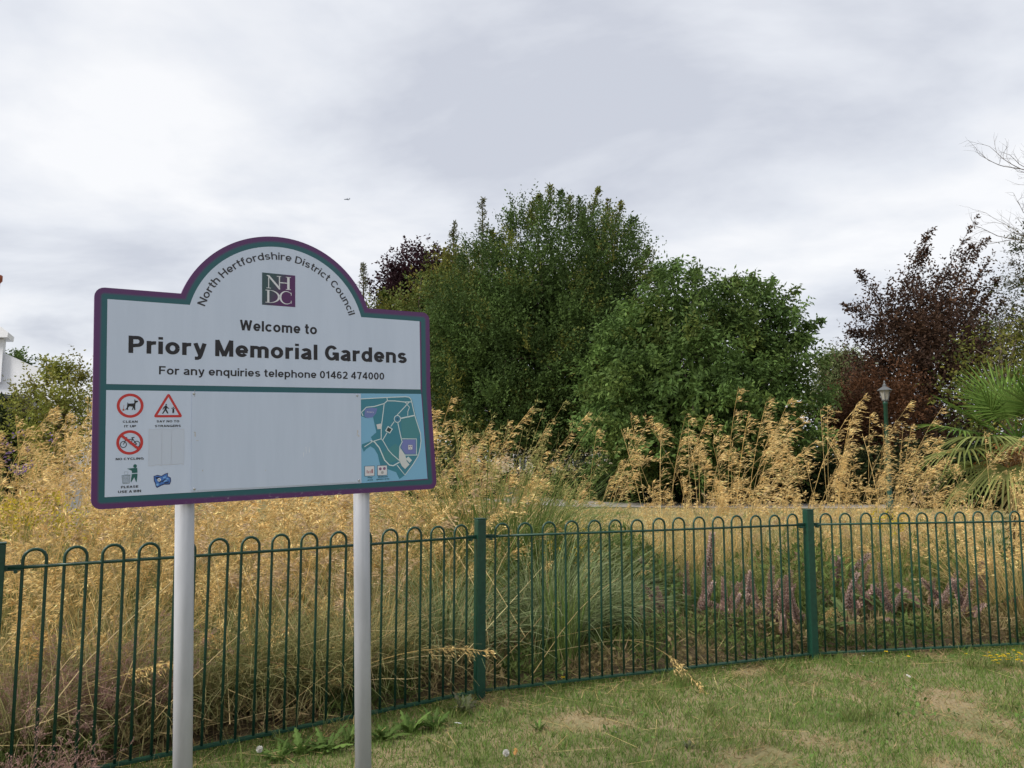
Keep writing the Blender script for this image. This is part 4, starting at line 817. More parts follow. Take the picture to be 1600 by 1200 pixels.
for px, Y, s, lab in [(768, 8.1, 1.85, 'green fountain grass tuft behind the middle fence post'), (828, 8.4, 1.6, 'green fountain grass tuft right of the middle fence post'), (720, 6.9, .95, 'green grass tuft left of the middle fence post'), (995, 8.6, .66, 'short bright green grass tuft behind the middle railing panel'), (1055, 8.3, .5, 'small yellow green tuft right of the bright green one'), (1110, 7.9, .5, 'small yellow green tuft among the mauve flowers'), (1165, 8.4, .55, 'yellow green tuft behind the dense mauve flowers'), (1225, 7.9, .5, 'yellow green tuft just left of the right hand fence post'), (1300, 8.0, .5, 'yellow green tuft just right of the right hand fence post'), (1375, 8.3, .5, 'yellow green tuft in the middle of the right panel'), (1455, 8.3, .5, 'yellow green tuft under the palm leaves')]:
    plant('green', 'fountain_grass', gx(px, Y), Y, s, lab, 'grass clump', 'green grass tufts', RNG.uniform(0, 6))
for px, Y, s, lab in [(855, 6.75, 1.0, 'large grey green arching sedge behind the middle railing panel'), (690, 6.1, .85, 'dark arching sedge just left of the middle fence post'), (935, 7.2, .8, 'smaller grey green sedge right of the large arching one'), (330, 4.95, .66, 'low olive sedge behind the railings right of the left sign post')]:
    cnt['sedge'] = 1 if 'olive' in lab else 0; plant('sedge', 'sedge_tussock', gx(px, Y), Y, s, lab, 'grass clump', 'arching sedges', RNG.uniform(0, 6))
for px, Y, s, lab in [(60, 4.35, .6, 'olive brown sedge behind the railings at the far left'), (150, 4.9, .7, 'olive brown sedge left of the left sign post'), (250, 4.75, .62, 'olive brown sedge right behind the left sign post'), (420, 5.2, .72, 'olive sedge midway between the sign posts'), (500, 5.3, .72, 'olive sedge left of the right sign post'), (590, 5.6, .72, 'olive sedge right of the right sign post')]:
    cnt['sedge'] = 1; plant('sedge', 'sedge_tussock', gx(px, Y), Y, s, lab, 'grass clump', 'arching sedges', RNG.uniform(0, 6))
for px, Y, s, lab in [(200, 4.62, .95, 'pinkish hair grass behind the railings left of the left sign post'), (95, 4.42, .8, 'brownish hair grass behind the railings near the left edge'), (12, 3.05, .82, 'pink hazy hair grass in the bottom left corner')]:
    plant('pink', 'pink_hair_grass', gx(px, Y), Y, s, lab, 'grass clump', 'pink hair grasses', RNG.uniform(0, 6))
for px, Y, s, lab in [(1590, 7.55, .95, 'thick straw coloured grass behind the railings at the right edge'), (1545, 7.9, .9, 'dry meadow grass right of the mauve flowers'), (1420, 9.0, .8, 'dry meadow grass below the left palm leaves'), (1180, 8.7, .6, 'low dry grass behind the mauve flowers of the middle panel'), (1060, 8.9, .6, 'low dry grass right of the bright green tuft'), (1330, 8.9, .62, 'low dry grass right of the right hand fence post'), (1110, 9.6, .75, 'straw coloured grass at the foot of the oat grass under the round tree'), (1265, 9.3, .75, 'straw coloured grass behind the top of the right hand fence post'), (1380, 9.5, .72, 'straw coloured grass at the foot of the lamp'), (1010, 9.5, .6, 'straw coloured grass behind the bright green tuft'), (1480, 9.2, .7, 'straw coloured grass under the palm leaves')]:
    plant('meadow', 'meadow_grass', gx(px, Y), Y, s, lab, 'grass clump', 'dry meadow grass clumps', RNG.uniform(0, 6))
for px, Y, s_, lab in [(-5, 9.6, 1.15, 'dry meadow grass at the back by the left edge'), (85, 9.8, 1.15, 'dry meadow grass at the back left of the sign'), (180, 10, 1.1, 'dry meadow grass at the back behind the left sign corner'), (280, 10, 1.1, 'dry meadow grass at the back behind the left post'), (390, 10.2, 1.1, 'dry meadow grass at the back behind the sign middle'), (500, 10.2, 1.1, 'dry meadow grass at the back left of the right post'), (610, 10, 1.1, 'dry meadow grass at the back right of the right post'), (690, 9.8, 1.05, 'dry meadow grass at the back beside the map corner'), (745, 8.9, 1.0, 'dry meadow grass around the green fountain grass')]:
    plant('meadow', 'meadow_grass', gx(px, Y), Y, s_, lab, 'grass clump', 'dry meadow grass clumps')
for k_, (px, Y, s_, lab) in enumerate([(905, 12.6, .62, 'low straw tuft on the parched lawn in the open gap'), (1025, 11.4, .85, 'straw tuft behind the leftmost oat grass of the right hand group'), (1080, 12.0, .9, 'straw tuft behind the second oat grass of the right hand group'), (1135, 11.2, .85, 'straw tuft behind the tallest oat grass'), (1195, 12.2, .9, 'straw tuft in the gap between the tallest oat grass and the fence post'), (1255, 11.3, .85, 'straw tuft seen above the right hand fence post'), (1315, 12.0, .9, 'straw tuft left of the lamp column'), (1375, 11.4, .85, 'straw tuft at the base of the lamp column'), (1430, 12.2, .9, 'straw tuft right of the lamp column'), (1485, 11.2, .85, 'straw tuft behind the left palm leaves')]):
    plant('meadow', 'meadow_grass', gx(px, Y), Y, s_, lab, 'grass clump', 'dry meadow grass clumps', RNG.uniform(0, 6))
# one very tall thin stem by the sign
mb = MB(); P = arch(np.zeros((2, 3)), np.array([.5, 2.]), np.array([.01, .05]), np.array([2.92, 2.2]), np.array([.06, .1]), 9); mb.ribbons(P, np.linspace(.010, .005, 9), np.array([[1., 0, 0]] * 2), tints(2, STRAW)); panicle(mb, P, 16, 2, 3, .11, .035, .010, STRAW, .2, (0, 0, 0), .62)
o = thing('tall_grass_stem', (gx(130, 7.2), 7.2, 0), 'very tall thin grass stem against the sky left of the sign', 'grass stem'); mb.build('stem', M['grass'], o)
# panicles poking through the railings
def poke(p0, p1, label, sag=.05):
    p0, p1 = np.array(p0), np.array(p1); o = thing('straw_stem', p0, label, 'grass stem', 'straw stems poking through the railings'); t = np.linspace(0, 1, 8)[:, None]; P = (p1 - p0) * t; P[:, 2] += sag * np.sin(t[:, 0] * math.pi) - sag * t[:, 0] ** 3; P = P[None]
    mb = MB(); d = nrm((p1 - p0)[None]); mb.ribbons(P, np.linspace(.005, .003, 8), nrm(np.cross(d, [[0, .3, 1.]])), tints(1, STRAW)); mb.ribbons(P, np.linspace(.005, .003, 8), np.array([[0, .3, .95]]), tints(1, STRAW))
    panicle(mb, P, 22, 3, 4, .10, .024, .0058, GOLD + STRAW, .55, tuple(d[0] * .4), .60); mb.build('panicle', M['grass'], o)
poke(at(520, 1060, 5.15), at(765, 1003, 5.12), 'straw stem with seed head poking through the railings right of the sign post', .06)
poke(at(960, 1000, 6.2), at(1110, 1072, 5.45), 'golden seed head drooping over the bottom rail onto the lawn', .10)
poke(at(1330, 985, 6.75), at(1290, 950, 6.45), 'short golden seed head beside the right hand fence post', .06)
poke(at(395, 1155, 4.75), at(560, 1040, 5.2), 'pale straw stem leaning low between the sign posts', .0)
poke(at(60, 1110, 4.5), at(262, 1030, 4.3), 'pale straw stem slanting up behind the railings left of the left sign post', .02)

# bear's breeches: mauve flower spikes over lobed leaves
def spike_mesh():
    mb = MB(); L = .95; P = arch(np.zeros((1, 3)), rnd(1, 0, 6), rnd(1, .05, .15), np.array([L]), rnd(1, .1, .5), 9)[0]; mb.tube(P, np.linspace(.008, .004, 9), 6, (.14, .10, .07))
    rows = 20; t = np.linspace(.42, .985, rows); f = t * 8; i = np.minimum(f.astype(int), 7); w = (f - i)[:, None]; p = P[i] * (1 - w) + P[i + 1] * w; T = nrm(P[i + 1] - P[i])
    for k in range(rows):
        nb = 5; a = np.arange(nb) * 2 * math.pi / nb + k * .63; u = nrm(np.cross(T[k], [0.3, .2, 1.])); v = np.cross(T[k], u); out_ = np.cos(a)[:, None] * u + np.sin(a)[:, None] * v; s = 1.12 - .55 * (t[k] - .42) / .57
        B = np.repeat(p[k][None], nb, 0) + out_ * .006; d = nrm(out_ * .9 + T[k] * .55); side = nrm(np.cross(d, T[k]))
        mb.diamonds(B + T[k] * .012, d, .070 * s, .050 * s, side, tints(nb, [(.40, .255, .235), (.50, .35, .315), (.30, .19, .17), (.50, .36, .25)]), .6, -.25)
        mb.diamonds(B, nrm(d - T[k] * .5), .042 * s, .030 * s, side, tints(nb, [(.62, .56, .55), (.50, .42, .42), (.40, .30, .26)]), .6, .2)
        mb.diamonds(B - T[k] * .012, nrm(d - T[k] * .3), .050 * s, .022 * s, side, tints(nb, [(.16, .15, .07), (.22, .14, .09), (.28, .18, .11)]), .5, .1)
    return mb.mesh('flower_spike', M['leaf'])
def lobed_leaf(L=.5, pal=GREEN, lob=5, w=.16, bend=.9, lean=.7):
    mb = MB(); K = lob * 3 + 1; P = arch(np.zeros((1, 3)), np.zeros(1), np.array([lean]), np.array([L]), np.array([bend]), K, 1.2)[0]; t = np.linspace(0, 1, K)
    W = w * np.sin(math.pi * np.clip(t * .92 + .10, 0, 1)) ** .8 * (.42 + .58 * np.abs(np.sin(t * math.pi * lob))) ; W[0] = .010; W[-1] = .004
    c = tints(1, pal)[0]; T = nrm(np.gradient(P, axis=0)); up = nrm(np.cross(np.array([0, 1., 0]), T)) * -1
    Lf = P + np.array([0, 1., 0]) * W[:, None] + T * (W * .45)[:, None] - up * (W * .22)[:, None] * rnd(K, .2, 1.6)[:, None]; Rt = P - np.array([0, 1., 0]) * W[:, None] + T * (W * .45)[:, None] - up * (W * .22)[:, None] * rnd(K, .2, 1.6)[:, None]
    v = np.concatenate([Lf, P, Rt]); i = np.arange(K - 1); q = np.concatenate([np.stack([i, i + K, i + K + 1, i + 1], 1), np.stack([i + K, i + 2 * K, i + 2 * K + 1, i + K + 1], 1)])
    cc = np.concatenate([np.tile(c, (K, 1)), np.tile(c * 1.25, (K, 1)), np.tile(c * .95, (K, 1))]); mb.add(v, q, c=cc); return mb.mesh('leaf', M['leaf'])
SPK = [spike_mesh() for _ in range(5)]
ALF = [lobed_leaf(.55, [(.075, .12, .04), (.10, .145, .05), (.14, .17, .065), (.20, .20, .08)], 6, .062, 1.0, .55) for _ in range(4)] + [lobed_leaf(.45, [(.20, .16, .07), (.26, .20, .09)], 5, .06, 1.5, .8) for _ in range(2)]
def acanthus(px, Y, ns, nlv, s, label):
    o = thing('flowering_acanthus', (gx(px, Y), Y, 0), label, 'flowering plant', 'mauve flower spike plants behind the railings', RNG.uniform(0, 6), s)
    for k in range(nlv):
        l = link('leaf', ALF[RNG.integers(len(ALF))], o); a = RNG.uniform(0, 6.28); l.location = (.12 * math.cos(a), .12 * math.sin(a), RNG.uniform(0, .18)); l.rotation_euler = (RNG.normal(0, .25), RNG.normal(0, .2), a); l.scale = (RNG.uniform(.75, 1.25),) * 3
    for k in range(ns):
        l = link('flower_spike', SPK[RNG.integers(len(SPK))], o); a = RNG.uniform(0, 6.28); r = RNG.uniform(.02, .28); l.location = (r * math.cos(a), r * math.sin(a), 0); tl = RNG.uniform(.10, 1.15); b = RNG.uniform(0, 6.28); l.rotation_euler = (tl * math.cos(b), tl * math.sin(b), a); l.scale = (RNG.uniform(.62, 1.0),) * 3
AC = [(985, 7.4, 3, 10, .62, 'few mauve flower spikes leftmost behind the middle railing panel'), (1035, 7.1, 5, 10, .66, 'mauve flower spikes second from left behind the middle panel'), (1075, 7.6, 5, 10, .70, 'mauve flower spikes third from left behind the middle panel'), (1090, 8.5, 4, 8, 1.0, 'tall brown mauve spikes at the back of the middle panel'), (1125, 7.2, 6, 10, .70, 'mauve flower spikes in the middle of the flower patch'), (1165, 7.7, 5, 10, .74, 'mauve flower spikes behind the middle of the flower patch'), (1200, 7.0, 7, 10, .72, 'dense mauve flower spikes left of the right hand fence post'), (1248, 7.0, 7, 9, .82, 'mauve flower spikes touching the right hand fence post'),
      (1320, 7.3, 5, 10, .70, 'mauve flower spikes right of the right hand fence post'), (1350, 7.9, 5, 10, .80, 'taller mauve spikes behind the left half of the right panel'), (1395, 7.4, 5, 10, .72, 'mauve flower spikes in the middle of the right railing panel'), (1440, 7.8, 5, 10, .74, 'mauve flower spikes below the palm'), (1475, 7.4, 5, 9, .68, 'mauve flower spikes second from the straw grass'), (1515, 7.7, 5, 9, .72, 'rightmost mauve flower spikes beside the straw grass'), (1285, 8.4, 4, 9, .9, 'dull mauve spikes behind the right hand fence post')]
for a in AC: acanthus(*a)

# palm
def palm():
    c = at(1590, 688, 10.4); b = (c[0], c[1], 0); o = thing('fan_palm', b, 'green fan palm with drooping old leaves at the right edge', 'palm')
    mb = MB(); k = 14; zz_ = np.linspace(-.1, c[2], k); mb.tube(np.stack([np.sin(zz_ * 2) * .03, np.zeros(k), zz_], 1), np.where(np.arange(k) % 2, .16, .135), 12); n = 500; a = rnd(n, 0, 6.28); z = rnd(n, .1, c[2]); B = np.stack([.13 * np.cos(a), .13 * np.sin(a), z], 1); D_ = nrm(np.stack([np.cos(a) * .5, np.sin(a) * .5, rnd(n, -1, .6)], 1)); mb.diamonds(B, D_, .16, .012, perp(D_), tints(n, [(.20, .13, .07), (.28, .18, .09)]))
    mb.build('trunk', mat('palm_fibre', .9, noisemix=(30, (.10, .065, .035), (.22, .14, .07), .3, .7)), o)
    def fan(az, el, plen, R, pal, droop, nseg=30, spread=2.0):
        mb = MB(); d = np.array([math.cos(az) * math.cos(el), math.sin(az) * math.cos(el), math.sin(el)]); t = np.linspace(0, 1, 6)[:, None]; P = d * plen * t; P[:, 2] -= droop * .25 * plen * t[:, 0] ** 2; mb.tube(P, np.linspace(.016, .008, 6), 6, tuple(np.array(pal[0]) * 1.2)); tip = P[-1]; d = nrm(P[-1] - P[-2]); sd = nrm(np.cross(d, [0, 0, 1.])); up_ = np.cross(sd, d)
        K = 7; s = np.linspace(0, 1, K)
        for j, th in enumerate(np.linspace(-spread, spread, nseg)):
            dr = nrm(d * math.cos(th) + sd * math.sin(th) + up_ * .22 * math.cos(th * .7)); L = R * (1 - .22 * abs(th) / spread) * RNG.uniform(.92, 1.05); Q = tip + dr * (L * s)[:, None]; hang = droop * rnd(1, .6, 1.3)[0]; Q[:, 2] -= hang * L * .55 * np.clip(s - .45, 0, 1) ** 1.5 * 2.2
            w = .034 * np.interp(s, [0, .35, .55, .85, 1], [.25, 1.0, .95, .5, .08]); side = nrm(np.cross(dr, up_) ); fold = up_ * .5 * w[:, None]
            c_ = tints(1, pal)[0]; v = np.concatenate([Q + side * w[:, None] * .5 + fold * .5, Q, Q - side * w[:, None] * .5 + fold * .5]); i = np.arange(K - 1); mb.add(v, np.concatenate([np.stack([i, i + K, i + K + 1, i + 1], 1), np.stack([i + K, i + 2 * K, i + 2 * K + 1, i + K + 1], 1)]), c=np.concatenate([np.tile(c_, (K, 1)), np.tile(c_ * 1.2, (K, 1)), np.tile(c_ * .92, (K, 1))]))
        l = mb.build('leaf', M['leaf'], o); l.location = (0, 0, c[2])
    PG = [(.09, .17, .032), (.12, .195, .04), (.15, .215, .055)]; PO = [(.20, .24, .075), (.27, .28, .10), (.14, .18, .05)]; PD = [(.36, .30, .14), (.28, .22, .10)]
    for az, el, pl, R, pal, dr in [(3.0, .85, .42, .72, PG, .15), (2.6, .55, .45, .72, PG, .25), (-2.2, 1.0, .40, .72, PG, .1), (-1.3, 1.05, .45, .75, PG, .12), (-.5, .9, .5, .75, PG, .2), (.6, .8, .5, .75, PG, .25), (1.6, 1.0, .5, .8, PG, .15), (-2.7, .18, .55, .72, PO, .95), (3.14, .0, .62, .72, PO, 1.1), (-1.9, .1, .5, .7, PO, 1.0), (-1.1, .15, .55, .7, PO, .9), (-.2, .2, .6, .72, PO, .8), (-2.4, -.45, .5, .62, PO, 1.2), (3.0, -.6, .6, .6, PO, 1.3), (-1.5, -.5, .5, .6, PO, 1.2), (-.6, -.4, .5, .6, PD, 1.2), (-2.0, -.9, .5, .5, PD, 1.3), (2.4, .3, .6, .7, PG, .6), (2.0, -.3, .6, .65, PO, 1.1), (.2, -.3, .6, .65, PO, 1.)]: fan(az, el, pl * 1.15, R * 1.05, pal, dr * .72)
    for az, r in ((-1.85, .32), (-2.75, .42)):
        mb = MB(); n = 260; p = RNG.normal(0, 1, (n, 3)) * np.array([.13, .09, .10]); D_ = nrm(unit(n) + np.array([0, 0, -.6])); mb.diamonds(p, D_, .06, .02, perp(D_), tints(n, [(.34, .16, .05), (.26, .12, .045), (.40, .21, .08)])); mb.tube(np.array([(-r * math.cos(az), -r * math.sin(az), .1), (-.1 * math.cos(az), -.1 * math.sin(az), .12), (0, 0, 0)]), [.014, .012, .006], 6, (.3, .17, .07)); f = mb.build('seed_cluster', M['grass'], o); f.location = (r * math.cos(az), r * math.sin(az), c[2] - .22); tag(f, kind='stuff')
palm()
# yellow goldenrod and purple asters at left
def flower_patch(name, px, Y, zt, n, pal, label, stempal=GREEN, spread=.35, size=.018):
    o = thing(name, (gx(px, Y), Y, 0), label, 'flowering plant'); mb = MB(); P = tuft(mb, 60, spread, .3, .4, zt * .85, .012, stempal, 6); lf = mb.build('leaves', M['leaf'], o)
    mb = MB(); a = rnd(n, 0, 6.28); r = spread * 1.2 * rnd(n) ** .5; B = np.stack([r * np.cos(a), r * np.sin(a), zt * rnd(n, .78, 1.05)], 1); m = 9; BB = np.repeat(B, m, 0) + RNG.normal(0, .03, (n * m, 3)); D_ = unit(n * m); mb.diamonds(BB, D_, size * 1.6, size, perp(D_), tints(n * m, pal)); tag(mb.build('flowers', M['leaf'], o), kind='stuff')
flower_patch('goldenrod', 45, 6.3, 1.28, 60, [(.55, .40, .03), (.48, .38, .05), (.35, .34, .06)], 'yellow flowering goldenrod low in the grass at the left edge'); flower_patch('goldenrod', 95, 6.6, 1.22, 40, [(.50, .38, .04), (.35, .34, .06)], 'fainter yellow goldenrod next to the left edge of the sign')
flower_patch('purple_aster', 25, 9.6, 1.85, 14, [(.16, .10, .30), (.22, .14, .36)], 'purple aster flowers in the grass under the white house', size=.022); flower_patch('goldenrod', 1385, 8.6, 1.02, 30, [(.55, .40, .04), (.42, .36, .06)], 'small yellow goldenrod behind the railings under the lamp', spread=.16); flower_patch('yellow_weed', 880, 6.1, 1.05, 9, [(.5, .36, .03), (.4, .30, .05)], 'thin weed with small yellow flowers in the middle railing panel', spread=.12, size=.010)

# ------------------------------------------------------------------ lawn
def fence_y(x):
    xs = [FW[0], FZ[0], FA[0], FB[0], FC[0], FX[0]]; ys = [FW[1], FZ[1], FA[1], FB[1], FC[1], FX[1]]; return np.interp(x, xs, ys)
def nz(x, y, s, o=0.): return np.array([noise.noise(Vector((a * s + o, b * s, o))) for a, b in zip(x, y)])
def lawn():
    n = 210000; x = rnd(n, -3.2, 6.8); y = rnd(n, 2.6, 7.2) ; k = y < fence_y(x) + .12; x, y = x[k], y[k]
    dn = .85 * nz(x, y, 1.25, 3.) + .6 * nz(x, y, 3.4, 9.) - .10; keep = rnd(len(x)) < np.clip(1.05 - (dn - .10) * 2.0, .38, 1); x, y, dn = x[keep], y[keep], dn[keep]
    n = len(x); gl = nz(x, y, 1.7, 20.); h = .022 + .018 * rnd(n) + .028 * np.clip(gl, 0, 1) * rnd(n); near = np.clip((y - fence_y(x) + .35) / .35, 0, 1); h = h * (1 + 1.3 * near * rnd(n))
    a = rnd(n, 0, 6.28); lean = rnd(n, .1, .95) + .45 * np.clip(dn * 3, 0, 1); B = np.stack([x, y, np.full(n, .001)], 1); D_ = np.stack([np.cos(a) * np.sin(lean), np.sin(a) * np.sin(lean), np.cos(lean)], 1); s = perp(D_); w = rnd(n, .0035, .0065)
    dry = np.clip((dn - .02) * 2.6, 0, 1) * .88 + .08; m = rnd(n) < dry; col = tints(n, [(.125, .22, .045), (.16, .255, .055), (.09, .165, .035), (.21, .27, .075)]); col[m] = tints(m.sum(), [(.42, .32, .17), (.34, .26, .13), (.30, .26, .11), (.38, .26, .16)])
    mb = MB(); v = np.stack([B - s * w[:, None] * .5, B + s * w[:, None] * .5, B + D_ * h[:, None] * 1.25], 1).reshape(-1, 3); mb.add(v, t=np.arange(n * 3).reshape(-1, 3), c=np.repeat(col, 3, 0)); tag(mb.build('lawn_grass', M['grass']), 'short patchy green and straw lawn grass before the railings', 'grass', kind='stuff')
    # longer tufts
    mb = MB(); n = 150; x = rnd(n, -1.8, 5.8); y = rnd(n, 3.4, 6.9); k = y < fence_y(x) - .05; x, y = x[k], y[k]
    for X, Y in zip(x, y):
        m = RNG.integers(18, 50); a = rnd(m, 0, 6.28); b = np.stack([X + RNG.normal(0, .04, m), Y + RNG.normal(0, .04, m), np.zeros(m)], 1); P = arch(b, a, rnd(m, .1, .8), rnd(m, .06, .15), rnd(m, .2, 1.2), 4); mb.ribbons(P, np.array([.0045, .004, .003, .0008]), perp(nrm(P[:, -1] - P[:, 0])), tints(m, GREEN + [(.30, .26, .11)]))
    tag(mb.build('lawn_tufts', M['grass']), 'longer green grass tufts scattered over the lawn', 'grass', kind='stuff')
    mb = MB(); n = 9000; x = rnd(n, -2, 6.2); y = rnd(n, 3.2, 7.0); k = (y < fence_y(x)) & (nz(x, y, 2.1, 80.) > .22); x, y = x[k], y[k]; n = len(x); d = nrm(unit(n) + np.array([0, 0, .3])); mb.diamonds(np.stack([x, y, rnd(n, .008, .03)], 1), d, rnd(n, .018, .045), rnd(n, .012, .024), nrm(np.cross(d, unit(n) * .4 + np.array([0, 0, 1.]))), tints(n, [(.11, .19, .045), (.14, .22, .06), (.09, .15, .04)]), .6)
    tag(mb.build('clover_leaves', M['leaf']), 'small clover and plantain leaves in patches of the lawn', 'ground cover', kind='stuff')
    mb = MB(); n = 900; x = rnd(n, -2.4, 5.6); y = fence_y(x) + RNG.normal(.05, .22, n); far = rnd(n) < .25; y[far] -= rnd(far.sum(), 0, 1.6); a = rnd(n, 0, 6.28); L = rnd(n, .06, .32); B = np.stack([x, y, rnd(n, .008, .035)], 1); d = np.stack([np.cos(a), np.sin(a), RNG.normal(0, .06, n)], 1); mb.ribbons(np.stack([B, B + d * L[:, None]], 1), np.array([.004, .0025]), nrm(np.cross(d, [[0, 0, 1.]])), tints(n, STRAW + [(.34, .25, .14)])); tag(mb.build('straw_litter', M['grass']), 'loose dry straw lying along the foot of the railings', 'straw', kind='stuff')
    mb = MB(); n = 46000; x = rnd(n, -14, 16); y = 10.4 + 15 * rnd(n) ** 1.5; a = rnd(n, 0, 6.28); D_ = nrm(np.stack([np.cos(a) * .6, np.sin(a) * .6, np.ones(n)], 1)); s = perp(D_); B = np.stack([x, y, np.zeros(n)], 1); h = rnd(n, .04, .12) + .32 * np.clip(nz(x, y, .8, 11.) + .1, 0, 1) * rnd(n); w = .009; mb.add(np.stack([B - s * w, B + s * w, B + D_ * h[:, None]], 1).reshape(-1, 3), t=np.arange(n * 3).reshape(-1, 3), c=np.repeat(np.where((nz(x, y, .55, 61.) > .12)[:, None], tints(n, [(.16, .20, .06), (.22, .24, .08), (.11, .15, .045)]), tints(n, STRAW + [(.22, .22, .08)])), 3, 0)); tag(mb.build('parched_grass', M['grass']), 'parched straw coloured grass beyond the planting bed', 'grass', kind='stuff')
def bed_cover():
    mb = MB(); n = 26000; x = rnd(n, .6, 7.5); y = fence_y(x) + rnd(n, 1.3, 4.6); g_ = nz(x, y, 1.1, 90.); k = g_ > -.18; x, y, g_ = x[k], y[k], g_[k]; n = len(x); z = np.clip(.35 + .7 * g_, .1, .8) * rnd(n) ** .7; d = nrm(unit(n) * .8 + np.array([0, 0, .7])); thin = rnd(n) < .5
    mb.diamonds(np.stack([x, y, z], 1), d, np.where(thin, .20, .09) * rnd(n, .6, 1.3), np.where(thin, .009, .042), perp(d), tints(n, [(.10, .16, .04), (.14, .20, .05), (.06, .10, .03), (.20, .22, .07)]) * (1 + .5 * nz(x, y, 2., 33.))[:, None], .5, .1)
    tag(mb.build('leafy_undergrowth', M['leaf']), 'mid green leafy undergrowth around and behind the mauve flowers', 'ground cover', kind='stuff')
    mb = MB(); n = 52000; x = rnd(n, -4.5, 7.5); y = fence_y(x) + .22 + 4.2 * rnd(n) ** 1.5; g_ = nz(x, y, .9, 40.); g2 = nz(x, y, 2.2, 55.); top = np.clip(.16 + .30 * (g_ + .25) + .15 * g2, .04, .5) * np.clip((y - fence_y(x)) / .5, .25, 1); z = top * rnd(n) ** .6
    pal = np.where((nz(x, y, 1.6, 70.) > .02)[:, None], tints(n, [(.09, .14, .038), (.13, .175, .05), (.17, .19, .065), (.07, .11, .03)]), tints(n, [(.36, .28, .14), (.26, .21, .10), (.16, .17, .06), (.30, .21, .13)])); d = nrm(unit(n) + np.array([0, 0, .5])); big = rnd(n) < np.where(x < -.1, .12, .45)
    mb.diamonds(np.stack([x, y, z], 1), d, np.where(big, .05, .16) * rnd(n, .6, 1.3), np.where(big, .026, .008), perp(d), pal, .5, .1)
    tag(mb.build('bed_ground_cover', M['leaf']), 'low mixed green and dry ground cover between the plants of the bed', 'ground cover', kind='stuff')
def tangled_straw():
    mb = MB(); n = 150; x = rnd(n, -3.0, .2); y = fence_y(x) + rnd(n, .12, 1.0); a = rnd(n, 0, 6.28); b = np.stack([x, y, rnd(n, 0, .25)], 1); P = arch(b, a, rnd(n, .25, 1.35), rnd(n, .5, 1.25), rnd(n, -.2, .7), 6); P[..., 1] = np.maximum(P[..., 1], fence_y(P[..., 0]) + .03)
    mb.ribbons(P, np.linspace(.0055, .003, 6), perp(nrm(P[:, -1] - P[:, 0])), tints(n, [(.74, .58, .30), (.62, .47, .22), (.34, .20, .10), (.80, .66, .38)]))
    tag(mb.build('tangled_straw', M['grass']), 'loose pale straw stems tangled behind the railings under the sign', 'straw', kind='stuff')
lawn(); bed_cover(); tangled_straw()
# broad leaved weeds at the foot of the railings
WLF = [lobed_leaf(.20, [(.085, .15, .035), (.115, .18, .045), (.07, .12, .03)], 4, .036, .7, .8) for _ in range(4)]; WGR = [lobed_leaf(.17, [(.12, .14, .075), (.16, .155, .10), (.10, .11, .06)], 4, .028, .9, .6) for _ in range(3)]
def weed(px, py, n, s, label, lib=WLF):
    r = ray(px, py); g = np.array([0, 0, 1.6]) - r * 1.6 / r[2]; o = thing('broad_leaved_weed', (g[0], g[1], 0), label, 'weed', 'weeds along the foot of the railings', RNG.uniform(0, 6), s * .78)
    for k in range(n):
        l = link('leaf', lib[RNG.integers(len(lib))], o); a = k * 2.4 + RNG.normal(0, .3); l.location = (.02 * math.cos(a), .02 * math.sin(a), .0); l.rotation_euler = (RNG.normal(0, .2), RNG.normal(-.1, .25), a); l.scale = (RNG.uniform(.6, 1.15),) * 3
for px, py, n, s, lab in [(435, 1188, 12, .8, 'green weed leftmost at the foot of the railings, by the support foot'), (470, 1178, 14, .95, 'broad green weed between the sign posts, second from left'), (510, 1172, 14, 1.0, 'broad green weed between the sign posts, just left of the right post'), (545, 1160, 12, .9, 'broad green weed touching the left side of the right sign post'), (600, 1155, 12, .9, 'broad green weed just right of the right sign post'), (640, 1145, 13, .95, 'broad green weed under the railings midway to the fence post'), (680, 1138, 12, .85, 'broad green weed left of the grey withered one'), (842, 1140, 9, .55, 'small flat weed on the lawn right of the fence post')]: weed(px, py, n, s, lab)
weed(725, 1112, 12, 1.05, 'grey green withered weed at the foot of the middle fence post', WGR); weed(1075, 1170, 10, .5, 'small greyish weed on the open lawn', WGR); weed(800, 1000, 14, 2.2, 'leafy green weed behind the railings right of the fence post'); weed(780, 1050, 12, 1.6, 'lower leafy green weed behind the railings by the fence post')
# small things on the lawn
def ground_pt(px, py): r = ray(px, py); g = np.array([0, 0, 1.6]) - r * 1.6 / r[2]; return (g[0], g[1], 0.)
for px, py, s, lab in [(404, 1195, 1, 'fluffy white seed head near the left sign post'), (790, 1196, .8, 'fluffy white seed head at the bottom of the lawn')]:
    o = thing('dandelion_clock', ground_pt(px, py), lab, 'seed head', 'white seed heads'); mb = MB(); mb.tube(np.array([(0, 0, 0), (.004, 0, .04), (.002, .003, .075 * s)]), .0016, 6, (.16, .2, .07)); mb.build('stalk', M['grass'], o)
    mb = MB(); n = 160; D_ = unit(n); mb.diamonds(np.zeros((n, 3)) + np.array([.002, .003, .078 * s]), D_, .019, .005, perp(D_), (.72, .71, .68), .85); mb.build('seed_ball', M['grass'], o)
def fallen_leaf(px, py, col, s, label):
    l = lobed_leaf(.07, [col], 2, .022, .6, 1.5); o = link('fallen_leaf', l); o.location = Vector(ground_pt(px, py)) + Vector((0, 0, .035)); o.rotation_euler = (RNG.normal(0, .3), RNG.normal(0, .2), RNG.uniform(0, 6)); o.scale = (s * .75,) * 3; tag(o, label, 'leaf', 'fallen leaves on the lawn')
